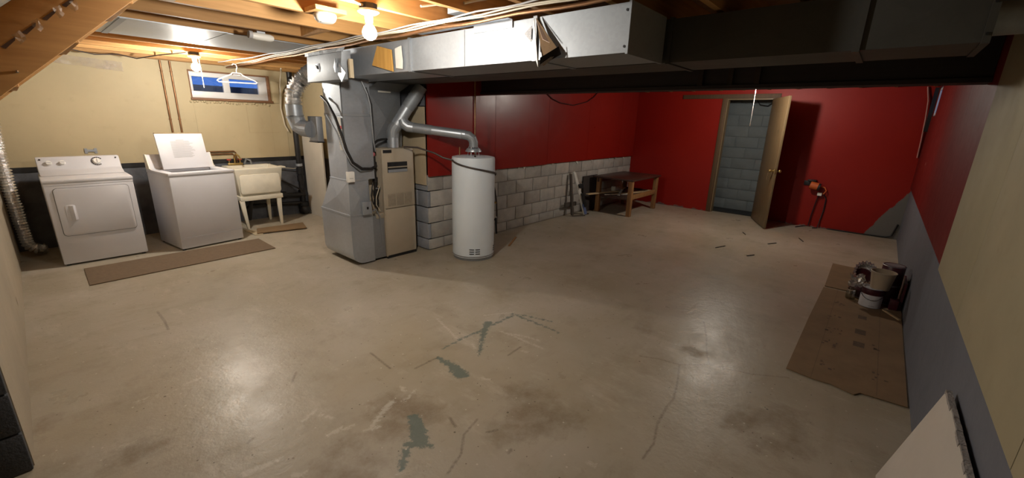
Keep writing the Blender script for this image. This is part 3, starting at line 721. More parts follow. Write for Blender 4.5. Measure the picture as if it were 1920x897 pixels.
# clothes hanger hooked over the cables
t = thing('clothes_hanger', 'white plastic clothes hanger hooked on the ceiling cables by the window', 'hanger', (2.01, 6.5, 1.98))
hx, hy, hz, hs = 2.01, 6.5, 2.0, 1.15
MB().tube([(hx-hs*.185, hy, hz+hs*.012), (hx-hs*.20, hy, hz), (hx-hs*.185, hy, hz-hs*.012), (hx+hs*.185, hy, hz-hs*.006), (hx+hs*.20, hy, hz+hs*.006), (hx+hs*.185, hy, hz+hs*.018), (hx+hs*.06, hy, hz+hs*.072), (hx+hs*.04, hy, hz+hs*.092), (hx-hs*.04, hy, hz+hs*.092), (hx-hs*.06, hy, hz+hs*.072), (hx-hs*.185, hy, hz+hs*.012)], .0085, 8).build('frame', PLASTICW, t)
MB().tube([(hx, hy, hz+hs*.092), (hx, hy, hz+hs*.125), (hx+hs*.012, hy, hz+hs*.15), (hx+hs*.004, hy, hz+hs*.182), (hx-hs*.022, hy, hz+hs*.188), (hx-hs*.036, hy, hz+hs*.172)], .0065, 8).build('hook', PLASTICW, t)
MB().box(hx-hs*.035, hx+hs*.035, hy-.004, hy+.004, hz+hs*.070, hz+hs*.076).build('name_slot', PLASTICW, t)

# foil dryer hose in the corner
def ribbed(path, r, amp, per, seg=14):
    P = [Vector(p) for p in path]; out = []; rr = []
    for i in range(len(P)-1):
        n = max(2, int((P[i+1]-P[i]).length/per*2))
        for k in range(n): out.append(P[i].lerp(P[i+1], k/n))
    out.append(P[-1])
    for _ in range(3):
        out = [out[0]] + [(out[i-1]+out[i]*2+out[i+1])/4 for i in range(1, len(out)-1)] + [out[-1]]
    rr = [r + amp*(1 if i % 2 else -1) + random.uniform(-amp, amp)*.5 for i in range(len(out))]
    return MB().tube(out, rr, seg)
tag(ribbed([(-.02, 6.98, .07), (-.10, 6.97, .07), (-.155, 6.96, .13), (-.165, 6.95, .4), (-.17, 6.92, .75), (-.17, 6.88, 1.1), (-.15, 6.8, 1.5)], .052, .008, .030).build('dryer_hose', FOIL, smooth=3), 'crinkled foil dryer hose curving to the floor left of the dryer', 'hose')

# ------------------------------------------------------------------ ceiling fittings
t = thing('smoke_detector', 'round white smoke detector on a ceiling joist', 'smoke detector', (1.43, 2.85, 2.19))
MB().lathe([(.001, .05), (.066, .05), (.068, .03), (.060, .012), (.045, 0), (.001, -.002)], (1.43, 2.85, 2.185), 28).build('body', PM('detector_plastic', (.50, .49, .45), .5, var=.04), t)
MB().lathe([(.069, 0), (.0695, .004), (.069, .008)], (1.43, 2.85, 2.22), 28, caps=False).build('vent_ring', GREYINK, t)
MB().cyl((1.40, 2.83, 2.181), (1.40, 2.83, 2.186), .010, n=12).build('test_button', GREYINK, t)
MB().box(1.33, 1.53, 2.76, 2.919, 2.236, 2.262).build('mounting_board', JOIST, t)
t = thing('ceiling_fixture', 'small white cylindrical fixture hanging under the sheet metal bay', 'fixture', (1.40, 3.9, 2.19))
MB().tube([(1.36, 3.94, 2.208), (1.39, 3.94, 2.206), (1.50, 3.95, 2.206), (1.525, 3.95, 2.206)], [.022, .028, .028, .018], 12).build('body', PLASTICW, t)
MB().cyl((1.34, 3.94, 2.212), (1.365, 3.94, 2.210), .030, n=12).build('end_cap', GREYINK, t)
MB().box(1.40, 1.46, 3.93, 3.965, 2.23, 2.244).build('mount', GALVD, t)

# sheet metal closing one joist bay
t = thing('joist_bay_panel', 'grey sheet metal panel nailed under a ceiling joist bay', 'panel', (1.2, 4.65, 2.23))
MB().box(-.2, 1.28, 4.20, 5.137, 2.2335, 2.2395).build('sheet', GALV, t)
MB().box(1.27, 2.18, 4.20, 5.137, 2.2305, 2.2365).build('sheet', GALV, t)
MB().box(.62, .66, 4.20, 5.137, 2.229, 2.2335).build('seam', GALVD, t)

# cables under the joists
cbl = [('copper_line', COPPER, .0105, [(2.04, 1.0), (2.02, 2.2), (2.02, 3.4), (2.05, 5.0), (2.08, 7.1)], 2.222, 'long copper pipe running under the joists beside the duct'),
       ('white_cable', CABLEW, .0055, [(1.99, .9), (1.98, 2.0), (1.98, 3.3), (2.02, 5.2), (2.12, 7.1)], 2.230, 'white cable nearest to the copper pipe under the joists'),
       ('white_cable', CABLEW, .0055, [(1.95, 1.0), (1.945, 2.1), (1.95, 3.4), (1.98, 5.0), (2.05, 7.05)], 2.231, 'middle white cable stapled under the joists'),
       ('grey_cable', GREYINK, .0050, [(1.90, 1.4), (1.91, 2.3), (1.92, 3.5), (1.93, 4.9), (1.85, 6.6)], 2.232, 'thin grey cable under the joists furthest from the duct')]
for nm, mt, r, pts, z, lb in cbl:
    P = []
    for i in range(len(pts)-1):
        for k in range(8):
            f = k/8; P.append((pts[i][0]*(1-f)+pts[i+1][0]*f, pts[i][1]*(1-f)+pts[i+1][1]*f, z - r - .010*math.sin(math.pi*(i*8+k)/5.0)**2))
    P.append((*pts[-1], z-r))
    tag(MB().tube(P, r, 8).build(nm, mt), lb, 'pipe' if 'pipe' in lb[:12] else 'cable', 'services under the joists')
tag(MB().tube([(2.60, 6.6, 2.225), (2.70, 6.85, 2.20), (2.75, 7.05, 2.10), (2.78, 7.17, 1.95), (2.77, 7.2, 1.7), (2.80, 7.2, 1.45), (2.84, 7.19, 1.35)], .010, 8).build('drop_cable', CABLEW), 'pale cable dropping down the wall beside the black stack', 'cable')
tag(MB().tube([(.55, 6.98, 2.24), (.75, 7.0, 2.21), (.95, 6.98, 2.235), (1.10, 6.9, 2.20), (1.25, 6.6, 2.235), (1.38, 5.95, 2.232)], .006, 8).build('lamp_cable', CABLEB), 'dark wavy cable leading to the laundry lamp', 'cable')

# ------------------------------------------------------------------ stairs
t = thing('staircase', 'bare wooden staircase with torn plastic, upper left corner', 'staircase', (0, 2.63, 1.5))
sl = .93; lz = lambda x: 1.665+sl*x
def stringer(y0, y1):
    xa, xb = -.35, .46; d = .195*math.hypot(1, sl)
    MB().prism([(xa, lz(xa)), (xb, lz(xb)), (xb+.25, lz(xb)+.23), (xb, lz(xb)+d), (xa, lz(xa)+d)], 1, y0, y1).build('stringer', STAIRWOOD, t, bevel=.004)
stringer(2.615, 2.653); stringer(3.29, 3.328)
for k in range(6):
    x = -.20+k*.205; z = lz(x)+.21
    if x > .45: break
    MB().box(x, x+.24, 2.654, 3.289, z, z+.035).build('tread', STAIRWOOD, t, bevel=.004)
def sheet(pts, nu, nv, amp, seed):
    rnd = random.Random(seed); a, b_, c_, d_ = [Vector(p) for p in pts]; vv = []; ff_ = []
    for i in range(nu+1):
        for j in range(nv+1):
            u, v = i/nu, j/nv; p = a.lerp(b_, u).lerp(d_.lerp(c_, u), v)
            vv.append(p + Vector((rnd.uniform(-1, 1)*amp*.6, -abs(rnd.gauss(0, 1))*amp, rnd.uniform(-1, 1)*amp*.6)))
    for i in range(nu):
        for j in range(nv): ff_.append((i*(nv+1)+j, (i+1)*(nv+1)+j, (i+1)*(nv+1)+j+1, i*(nv+1)+j+1))
    return MB().add(vv, ff_)
lab(sheet([(-.25, 2.60, 1.72), (.42, 2.60, 2.33), (.30, 2.60, 2.60), (-.35, 2.60, 2.05)], 14, 8, .030, 3).build('plastic_sheet', POLY, t, smooth=5), 'crumpled clear plastic sheeting')
for k in range(6):
    x = -.02+k*.065+random.uniform(-.02, .02); z = lz(x)+.155+random.uniform(-.01, .01)
    sheet([(x, 2.612, z), (x+.025, 2.612, z+.022), (x+.035, 2.612, z-.012), (x+.02, 2.612, z-.03)], 3, 3, .006, 20+k).build('plastic_tatter', POLY, t, smooth=5)
for k in range(4):
    x = .02+k*.065; z = lz(x)+.150
    MB().prism([(x, z), (x+.045, z+.042), (x+.042, z+.028), (x+.012, z-.006)], 1, 2.6135, 2.6165).build('torn_slot', PM('dark_brown_hole', (.07, .03, .012), .8), t)
MB().sphere((.045, 2.61, lz(.045)+.04), .006, 8).build('nail_head', CHROME, t)
tag(sheet([(.42, 7.225, 2.10), (1.0, 7.225, 2.06), (1.0, 7.225, 2.17), (.35, 7.225, 2.20)], 8, 3, .010, 55).build('plastic_strip', POLY, smooth=5), 'strip of clear plastic hanging along the top of the tan wall', 'plastic')

# ------------------------------------------------------------------ ductwork
def rbox(x0, x1, y0, y1, z0, z1, cb=.006):
    """duct section: box with shallow cross-broken faces"""
    mb = MB().box(x0, x1, y0, y1, z0, z1)
    mb.f = []
    V = [mb.v[i] for i in range(8)]
    c = (Vector((x0, y0, z0))+Vector((x1, y1, z1)))/2
    for f in [(0,3,2,1),(4,5,6,7),(0,1,5,4),(1,2,6,5),(2,3,7,6),(3,0,4,7)]:
        m_ = sum((V[i] for i in f), Vector())/4; n_ = (m_-c); k = max(range(3), key=lambda i: abs(n_[i])/(abs((x1-x0, y1-y0, z1-z0)[i])+1e-6))
        d = Vector(); d[k] = math.copysign(cb, n_[k]); i0 = len(mb.v); mb.v.append(m_+d)
        for q in range(4): mb.f.append((f[q], f[(q+1) % 4], i0))
    return mb
ZD0, ZD1 = 1.98, 2.222
rt_ = thing('return_duct', 'large silver return air trunk duct along the joists with an open end', 'duct', (2.42, 2.8, ZD0))
for a, b_, mt in ((1.125, 1.735, GALVB), (1.75, 3.015, GALVB), (3.03, 3.62, GALV), (3.62, 4.60, GALV)):
    MB().box(2.20, 2.645, a, b_, ZD0, ZD1).build('duct_section', mt, rt_)
MB().box(2.192, 2.65, 1.118, 1.132, ZD0-.008, ZD1+.006).build('end_flange', GALVB, rt_)
for y in (1.742, 3.022): MB().box(2.186, 2.65, y-.014, y+.014, ZD0-.006, ZD1+.006).build('drive_cleat', GALVB, rt_)
MB().box(2.196, 2.2005, 2.38, 2.386, ZD0+.003, ZD1-.003).build('seam', GALVD, rt_)
MB().hexa([(2.15, 1.93, 2.232), (2.20, 1.93, 2.232), (2.20, 2.86, 2.232), (2.15, 2.86, 2.232)], [(2.15, 1.93, 2.236), (2.20, 1.93, 2.236), (2.20, 2.86, 2.236), (2.15, 2.86, 2.236)]).box(2.190, 2.1995, 1.93, 2.28, 2.185, 2.236).build('hanger_strip', GALV, rt_)
for z in (2.01, 2.185): MB().cyl((2.19, 1.14, z), (2.198, 1.14, z), .007, n=8).build('screw', BLACK, rt_)
su = thing('supply_duct', 'shade-darkened supply trunk duct behind the return duct reaching the right wall', 'duct', (2.9, 2.3, ZD0))
rbox(2.68, 3.10, .20, 1.09, ZD0, ZD1, .004).build('duct_section', SHADESTEEL, su, smooth=1)
rbox(2.68, 3.10, 1.09, 4.85, ZD0, ZD1, .004).build('duct_section', SHADESTEEL, su, smooth=1)
rbox(2.68, 3.10, -.225, .185, ZD0, ZD1, .004).build('duct_section', SHADESTEEL, su, smooth=1)
MB().box(2.668, 3.112, .178, .208, ZD0-.008, ZD1+.008).build('drive_cleat', SHADESTEEL, su)
MB().box(2.668, 3.112, 1.085, 1.105, ZD0-.008, ZD1+.008).build('drive_cleat', SHADESTEEL, su)
MB().box(2.672, 3.108, -.240, -.215, ZD0-.006, ZD1+.006).build('end_cap', SHADESTEEL, su)
for z in (2.01, 2.13): MB().cyl((2.664, -.225, z), (2.674, -.225, z), .006, n=8).build('screw', BLACK, su)
MB().cyl((2.92, -.24, 2.12), (2.92, -.415, 2.12), .085, n=20).build('round_stub', GALVD, su)

# branch duct between joists
tag(MB().box(2.07, 2.55, 2.10, 2.41, 2.30, 2.44).build('branch_duct', GALVB), 'short bright metal branch duct between two joists above the return duct', 'duct')

for (P, lb) in (([(1.84, 2.40, 2.30), (1.95, 2.38, 2.33), (2.04, 2.36, 2.33), (2.10, 2.36, 2.38)], 'short white cable looping out of a joist hole near the lamp'),
                ([(1.86, 2.02, 2.27), (1.95, 2.0, 2.30), (2.05, 1.98, 2.33)], 'short white cable poking from a joist right of the lamp'),
                ([(1.32, 2.36, 2.235), (1.37, 2.37, 2.225), (1.42, 2.385, 2.222)], 'white cable stub feeding the nearest lamp from the left')):
    tag(MB().tube(P, .0075, 8).build('white_cable', CABLEW), lb, 'cable')

# plywood scrap, paper tag and folded cardboard stuck on the return duct
tag(MB().prism([(3.545, 2.05), (3.45, 2.20), (3.25, 2.155), (3.235, 1.985)], 0, 2.168, 2.180).build('wood_scrap', wood('orange_plywood', (.66, .38, .10), (.48, .25, .06), 2)), 'orange scrap of plywood hanging on the return duct below the lamp', 'board')
tag(MB().prism([(3.20, 2.01), (3.205, 2.16), (3.118, 2.175), (3.105, 2.06), (3.112, 1.998)], 0, 2.178, 2.184).build('paper_tag', PAPER), 'white paper tag stuck on the duct next to the plywood scrap', 'paper')
t = thing('folded_cardboard', 'folded printed cardboard wedged under the duct seam', 'cardboard', (2.17, 1.63, 1.93))
a_, b_, c_, d_ = Vector((2.178, 1.742, 2.215)), Vector((2.168, 1.735, 2.03)), Vector((2.10, 1.635, 1.925)), Vector((2.176, 1.535, 2.005))
def tri(name, pts, mt, th=.003, parent=t):
    P = [Vector(p) for p in pts]; n_ = (P[1]-P[0]).cross(P[2]-P[0]).normalized()*th
    return MB().hexa(P, [p+n_ for p in P]).build(name, mt, parent)
tri('outer_flap', [a_, b_, c_], PM('printed_card', (.62, .60, .57), .8, var=.2, vs=60))
tri('back_flap', [a_+Vector((-.004, -.02, -.006)), d_, c_+Vector((.03, -.012, .01))], CARD)
tri('inner_fold', [a_+Vector((-.006, -.012, 0)), Vector((2.135, 1.64, 2.08)), Vector((2.15, 1.60, 2.06))], PM('pink_card', (.62, .48, .40), .8))
tri('left_corner', [Vector((2.186, 1.765, 2.175)), Vector((2.186, 1.822, 2.135)), Vector((2.186, 1.765, 2.085))], PM('striped_card', (.42, .42, .44), .8, var=.5, vs=90, stretch=(1, 1, 4)))
tri('bottom_lip', [c_+Vector((.004, -.004, 0)), d_+Vector((.002, -.004, -.008)), d_+Vector((-.004, .012, .035)), c_+Vector((-.002, -.012, .05))], DARKGAP)
for k in range(3):
    q = c_+Vector((.0, -.008-.003*k, .006*k)); MB().beam(q, d_+Vector((-.002*k, .004*k, -.004+.006*k)), .002, .003).build('card_edge', GREYINK, t)

# silver damper box
t = thing('damper_box', 'dented shiny metal box with a damper knob at the left end of the duct', 'duct box', (2.09, 4.05, 1.92))
MB().hexa([(1.985, 3.78, 1.925), (2.07, 3.74, 1.93), (2.19, 4.10, 1.93), (2.19, 4.42, 1.93), (1.975, 4.41, 1.92)], [(1.975, 3.70, 2.150), (2.06, 3.70, 2.17), (2.19, 4.08, 2.17), (2.19, 4.40, 2.17), (1.980, 4.385, 2.160)]).build('body', GALVB, t, bevel=.004)
fl = MB()
for k in range(9):
    y = 3.70+k*.076; fl.hexa([(1.962, y, 2.150), (1.985, y, 2.150), (1.985, y+.076, 2.152), (1.962, y+.076, 2.152)], [(1.965+random.uniform(-.006, .006), y, 2.178), (2.01, y, 2.19), (2.01, y+.076, 2.19), (1.965+random.uniform(-.006, .006), y+.076, 2.18)])
fl.build('top_flange', GALVB, t, smooth=5)
pl = MB().box(1.971, 1.978, 4.13, 4.205, 2.005, 2.08).build('knob_plate', GALV, t, bevel=.002)
MB().beam((1.966, 4.15, 2.03), (1.966, 4.185, 2.06), .010, .008).cyl((1.960, 4.167, 2.045), (1.972, 4.167, 2.045), .012, n=8).build('damper_knob', IRON, pl)
MB().hexa([(1.975, 3.78, 1.96), (1.965, 3.70, 1.90), (1.972, 3.63, 1.97), (1.970, 3.74, 2.06)], [(1.968, 3.78, 1.96), (1.955, 3.70, 1.90), (1.962, 3.63, 1.97), (1.958, 3.74, 2.06)]).hexa([(1.97, 3.84, 2.03), (1.97, 3.78, 1.98), (1.955, 3.76, 2.06), (1.97, 3.80, 2.10)], [(1.962, 3.84, 2.03), (1.945, 3.78, 1.98), (1.940, 3.76, 2.06), (1.960, 3.80, 2.10)]).build('torn_flap', GALV, t, smooth=5)
MB().box(2.00, 2.035, 3.625, 3.65, 1.935, 2.09).build('cardboard_edge', HARDB, t)

# return air drop beside the furnace
t = thing('return_drop', 'galvanised return air drop with flared boot beside the furnace', 'duct', (2.36, 4.45, 0))
xa, xb = 2.19, 2.50
rbox(xa, xb, 4.17, 4.56, 1.635, 1.978, .006).build('upper_section', GALV, t, smooth=1)
rbox(xa, xb, 4.17, 4.56, .955, 1.615, .006).build('lower_section', GALV, t, smooth=1)
MB().box(xa-.006, xb+.004, 4.163, 4.566, 1.612, 1.638).build('drive_cleat', GALVB, t)
MB().prism([(4.555, 1.975), (4.175, 1.975), (4.175, 1.64), (4.20, 1.64)], 0, xa-.012, xa-.004).build('gusset', GALVB, t)
tr = MB(); lo_ = [(xa-.012, 4.162, .575), (2.42, 4.162, .575), (2.42, 4.82, .575), (xa-.012, 4.82, .575)]; hi_ = [(xa, 4.17, .955), (2.42, 4.17, .955), (2.42, 4.56, .955), (xa, 4.56, .955)]
tr.add(lo_+hi_+[((xa-.02), 4.40, .77), (2.30, 4.150, .77)], [(0,3,8),(3,7,8),(7,4,8),(4,0,8),(0,1,9),(1,5,9),(5,4,9),(4,0,9),(1,2,6,5),(2,3,7,6),(4,5,6,7),(0,1,2,3)])
tr.build('transition', GALV, t, smooth=1)
MB().box(xa-.018, 2.425, 4.156, 4.826, .566, .586).build('seam_band', GALV, t)
MB().box(xa-.006, 2.425, 4.164, 4.566, .948, .962).build('seam_band', GALV, t)
r_ = .13; pf = [(2.44, .57), (xa-.012, .57), (xa-.012, .02+r_)] + [(xa-.012+r_-r_*math.cos(R(a)), .02+r_-r_*math.sin(R(a))) for a in range(10, 91, 10)] + [(2.44, .02)]
MB().prism(pf, 1, 4.162, 4.82).build('boot', GALV, t, smooth=30)
MB().box(2.30, 2.43, 4.25, 4.75, 0, .022).build('shim', DARKGAP, t)
lb_ = MB().prism([(4.295, 1.60), (4.205, 1.60), (4.176, 1.27), (4.255, 1.27)], 0, xa-.0145, xa-.0125).build('warning_label', PAPER, t)
MB().prism([(4.278, 1.515), (4.192, 1.515), (4.190, 1.485), (4.274, 1.485)], 0, xa-.0155, xa-.0145).build('red_band', REDINK, lb_)
gl = MB()
for k in range(7): gl.prism([(4.265, 1.465-k*.022), (4.20, 1.465-k*.022), (4.20, 1.459-k*.022), (4.265, 1.459-k*.022)], 0, xa-.0152, xa-.0145)
gl.build('label_text_lines', GREYINK, lb_)
MB().box(2.405, 2.60, 4.175, 4.30, .03, .53).build('side_panel', GALVD, t)

hb_ = thing('humidifier', 'grey humidifier box fixed low on the return drop', 'humidifier', (2.14, 4.7, 1.33))
MB().box(2.11, 2.178, 4.60, 4.80, 1.335, 1.60).build('box', GALVD, hb_, bevel=.006)
MB().cyl((2.108, 4.72, 1.465), (2.112, 4.72, 1.465), .09, n=24).build('collar', GALV, hb_)
MB().box(2.105, 2.18, 4.595, 4.805, 1.325, 1.337).build('bottom_tray', BLACK, hb_)
t = thing('bypass_duct', 'flexible foil bypass duct bending from the damper box down to the humidifier', 'duct', (2.05, 4.88, 1.45))
ribbed([(2.20, 4.62, 2.06), (2.17, 4.80, 2.04), (2.10, 4.88, 1.95), (2.03, 4.90, 1.84), (2.02, 4.90, 1.70)], .080, .011, .030, 18).build('foil_hose', FOIL, t, smooth=3)
MB().tube([(2.02, 4.90, 1.715), (2.022, 4.90, 1.60)], .084, 20).build('straight_pipe', GALV, t)
MB().tube([(2.022, 4.90, 1.602), (2.04, 4.90, 1.545), (2.05, 4.885, 1.495), (2.075, 4.83, 1.468), (2.108, 4.74, 1.460)], [.087, .088, .088, .088, .087], 20).build('elbow', GALV, t, smooth=12)
MB().tube([(2.022, 4.90, 1.60), (2.024, 4.90, 1.585)], .090, 20).build('crimp_ring', GALVB, t)

# ------------------------------------------------------------------ furnace
t = thing('furnace', 'beige gas furnace cabinet with louvred front panel', 'furnace', (2.76, 4.5, 0))
MB().box(2.60, 3.012, 4.17, 4.86, .02, 1.275).build('cabinet', BEIGE, t, bevel=.005)
MB().box(2.505, 2.60, 4.31, 4.86, .53, 1.27).build('side_vestibule', BEIGE, t, bevel=.003)
MB().box(2.602, 3.010, 4.152, 4.172, .035, .592).build('lower_door', BEIGE, t, bevel=.005)
up_ = MB().box(2.602, 3.010, 4.150, 4.172, .600, 1.272).build('upper_door', BEIGE, t, bevel=.005)
MB().box(2.60, 3.012, 4.158, 4.172, .0, .034).build('kick_plate', BLACK, t)
MB().box(2.606, 2.715, 4.1465, 4.1505, 1.228, 1.262).build('name_plate', BLACK, up_)
MB().box(2.655, 2.918, 4.1475, 4.1505, 1.010, 1.125).build('observation_slot', BLACK, up_)
MB().box(2.66, 2.915, 4.143, 4.149, 1.062, 1.075).build('slot_bar', BEIGED, up_)
MB().hexa([(2.66, 4.144, 1.010), (2.915, 4.144, 1.010), (2.915, 4.149, 1.010), (2.66, 4.149, 1.010)], [(2.66, 4.147, 1.042), (2.915, 4.147, 1.042), (2.915, 4.149, 1.042), (2.66, 4.149, 1.042)]).build('slot_lip', GALV, up_)
for k in range(3):
    g0 = 2.640+k*.112; g = MB().box(g0, g0+.100, 4.1465, 4.1505, .625, .765).build('louvre_grill', BEIGED, up_)
    for q in range(8): MB().box(g0+.006, g0+.094, 4.1435, 4.1468, .634+q*.016, .640+q*.016).build('louvre', BEIGED, g)
MB().box(2.588, 2.604, 4.145, 4.18, .03, 1.262).build('edge_strip', BEIGE, t, bevel=.002)
MB().tube([(2.548, 4.24, 1.34), (2.546, 4.24, 1.2), (2.543, 4.24, .62)], .018, 10).build('gas_pipe', IRON, t)
for z in (1.27, 1.10, .93, .78, .68): MB().cyl((2.545, 4.24, z-.028), (2.545, 4.24, z+.028), .029, n=10).build('pipe_union', IRON, t)
MB().cyl((2.545, 4.24, .83), (2.585, 4.21, .83), .020, n=10).build('gas_cock', BLACK, t)
MB().sphere((2.53, 4.22, 1.215), .024, 8).build('red_tag', PM('pinkish_tag', (.45, .12, .14), .6), t)
MB().sphere((2.50, 4.21, .99), .020, 8).build('red_tag', PM('pinkish_tag', (.45, .12, .14), .6), t)
MB().box(2.49, 2.60, 4.17, 4.32, .495, .555).build('burner_shelf', BEIGED, t, bevel=.004)
MB().box(2.45, 2.59, 4.20, 4.32, .43, .495).build('burner_cover', IRON, t, bevel=.006)
MB().tube([(2.55, 4.22, 1.33), (2.59, 4.22, 1.36), (2.66, 4.25, 1.37), (2.76, 4.3, 1.37)], .013, 8).build('gas_elbow', IRON, t)
MB().tube([(2.36, 4.14, .66), (2.42, 4.13, .60), (2.47, 4.14, .62), (2.53, 4.16, .52), (2.545, 4.17, .42), (2.56, 4.17, .2)], .008, 8).build('flex_conduit', GALVD, t)
MB().tube([(2.46, 4.15, .92), (2.43, 4.145, .78), (2.45, 4.145, .68), (2.51, 4.16, .62)], .006, 8).build('control_wire', BLACK, t)
MB().tube([(2.56, 4.18, .86), (2.50, 4.16, .75), (2.50, 4.17, .66), (2.55, 4.18, .58)], .005, 8).build('control_wire', CABLEW, t)
sw = thing('switch_box', 'small grey electrical switch box on the return boot', 'switch', (2.36, 4.13, .57))
MB().box(2.305, 2.408, 4.112, 4.154, .578, .722).build('box', GALV, sw, bevel=.004)
MB().box(2.348, 2.366, 4.104, 4.114, .640, .664).build('toggle', BLACK, sw)
th = thing('thermostat_relay', 'small white relay box on the return drop corner', 'relay box', (2.2, 4.13, .94))
MB().box(2.162, 2.240, 4.118, 4.160, .945, 1.055).build('box', PLASTICW, th, bevel=.006)
MB().box(2.18, 2.22, 4.1165, 4.1185, .985, .99).build('label_line', GREYINK, th)
tag(MB().tube([(2.14, 4.50, 1.80), (2.13, 4.36, 1.74), (2.14, 4.24, 1.60), (2.15, 4.15, 1.42), (2.18, 4.13, 1.27), (2.23, 4.12, 1.15), (2.33, 4.12, 1.08), (2.44, 4.13, 1.07), (2.54, 4.19, 1.09)], .014, 10).build('black_conduit', IRON), 'thick dark conduit curving down the return drop to the furnace gas valve', 'conduit')
tag(MB().tube([(2.15, 4.44, 1.62), (2.155, 4.26, 1.45), (2.165, 4.16, 1.28), (2.22, 4.135, 1.14), (2.32, 4.135, 1.055), (2.50, 4.17, 1.05)], .008, 8).build('grey_conduit', GALVD), 'thin grey conduit beside the thick dark one on the return drop', 'conduit')
tag(MB().tube([(2.40, 4.14, 1.96), (2.45, 4.13, 1.84), (2.475, 4.135, 1.74), (2.485, 4.14, 1.55), (2.50, 4.15, 1.36), (2.53, 4.17, 1.25)], .009, 8).build('vertical_conduit', GALVD), 'grey conduit running straight down between return drop and plenum', 'conduit')
tag(MB().tube([(2.44, 4.13, 1.90), (2.50, 4.14, 1.73), (2.51, 4.15, 1.5), (2.515, 4.16, 1.32)], .007, 8).build('black_wire', BLACK), 'black wire beside the straight conduit at the plenum corner', 'wire')

t = thing('supply_plenum', 'dull grey supply plenum standing on the furnace below the ducts', 'duct', (2.83, 4.62, 1.28))
rbox(2.60, 3.02, 4.38, 4.86, 1.277, 1.90, .022).build('plenum', GALVD, t, smooth=1)
MB().hexa([(2.60, 4.38, 1.90), (3.02, 4.38, 1.90), (3.02, 4.86, 1.90), (2.60, 4.86, 1.90)], [(2.68, 4.30, 1.979), (3.10, 4.30, 1.979), (3.10, 4.85, 1.979), (2.68, 4.85, 1.979)]).build('collar', GALVD, t, smooth=1)
MB().box(2.72, 2.88, 4.355, 4.362, 1.876, 1.894).build('paper_strip', PAPER, t)

# flue of the furnace and of the heater
t = thing('furnace_flue', 'galvanised flue pipe rising from the furnace and slanting up under the duct', 'flue', (2.83, 4.28, 1.275))
MB().tube([(2.83, 4.28, 1.277), (2.83, 4.28, 1.40)], .066, 20).build('pipe', GALV, t)
MB().tube([(2.83, 4.28, 1.39), (2.832, 4.278, 1.45), (2.845, 4.268, 1.49), (2.87, 4.25, 1.53)], [.070, .070, .070, .068], 20).build('elbow', GALVB, t, smooth=12)
MB().tube([(2.865, 4.255, 1.52), (2.98, 4.165, 1.74)], .068, 20).build('slanted_pipe', GALV, t)
MB().tube([(2.97, 4.173, 1.72), (3.07, 4.095, 1.90)], .072, 20).build('collar_pipe', GALVB, t)
for f in (.3, .6): 
    q = Vector((2.97, 4.173, 1.72)).lerp(Vector((3.07, 4.095, 1.90)), f); d = Vector((.1, -.078, .18)).normalized()
    MB().cyl(q, q+d*.012, .076, n=20).build('band', GALVB, t)
MB().tube([(3.06, 4.10, 1.89), (3.10, 4.07, 1.96)], .068, 20).build('end_pipe', GALVD, t)
t = thing('heater_flue', 'galvanised flue pipe running from the water heater across to the furnace flue', 'flue', (3.2, 3.9, 1.22))
MB().tube([(3.42, 3.56, 1.305), (3.42, 3.56, 1.36), (3.41, 3.57, 1.40), (3.385, 3.60, 1.432), (3.33, 3.665, 1.448)], [.052, .052, .053, .053, .052], 18).build('elbow', GALVB, t, smooth=12)
MB().tube([(3.36, 3.63, 1.443), (3.10, 3.95, 1.485)], .053, 18).build('pipe', GALV, t)
MB().tube([(3.12, 3.925, 1.482), (2.985, 4.09, 1.505)], .056, 18).build('pipe', GALVB, t)
MB().tube([(2.99, 4.085, 1.504), (2.945, 4.14, 1.515), (2.915, 4.17, 1.545), (2.905, 4.19, 1.59)], [.056, .062, .062, .058], 18).build('elbow', GALV, t, smooth=12)
MB().lathe([(.075, .06), (.095, .03), (.095, .022)], (3.42, 3.56, 1.235), 20, caps=False).build('draft_hood', GALV, t)
for k in range(4): MB().beam((3.42+.07*math.cos(k*1.57+.4), 3.56+.07*math.sin(k*1.57+.4), 1.205), (3.42+.06*math.cos(k*1.57+.4), 3.56+.06*math.sin(k*1.57+.4), 1.31), .012, .004).build('hood_leg', GALV, t)

# ------------------------------------------------------------------ water heater
hc = (3.42, 3.56)
t = thing('water_heater', 'tall white cylindrical water heater in front of the block wall', 'water heater', (*hc, 0))
MB().lathe([(.001, .035), (.250, .035), (.251, .06), (.251, 1.175), (.246, 1.198), (.20, 1.208), (.001, 1.212)], (*hc, 0), 56).build('tank', WHITE2, t)
MB().lathe([(.001, 0), (.238, 0), (.240, .034), (.001, .036)], (*hc, 0), 40).build('base_ring', GALVD, t)
MB().lathe([(.2525, 0), (.2535, .006), (.2525, .012)], (hc[0], hc[1], .045), 48, caps=False).build('bottom_rim', GALVD, t)
def slot(ang, z, w=.055, h=.010, r=.2515):
    pts = []
    for k in range(5):
        a = R(ang)+(k/4-.5)*w/r; pts.append((hc[0]+r*math.cos(a), hc[1]+r*math.sin(a)))
    out = [(hc[0]+(r+.002)*math.cos(R(ang)+(k/4-.5)*w/r), hc[1]+(r+.002)*math.sin(R(ang)+(k/4-.5)*w/r)) for k in range(5)]
    return MB().prism(pts+out[::-1], 2, z-h/2, z+h/2)
for ang in (-138, -122, -58, -45):
    for z in (.092, .118, .144): slot(ang, z).build('air_slot', BLACK, t)
slot(-38, .95, .03, .22).build('energy_sticker', PM('yellow_sticker', (.62, .42, .12), .6, var=.4, vs=60), t)
MB().tube([(3.66, 3.50, .42), (3.72, 3.47, .42)], .012, 8).build('drain_valve', IRON, t)
MB().cyl((3.72, 3.47, .44), (3.725, 3.46, .24), .013, n=8).build('discharge_pipe', IRON, t)
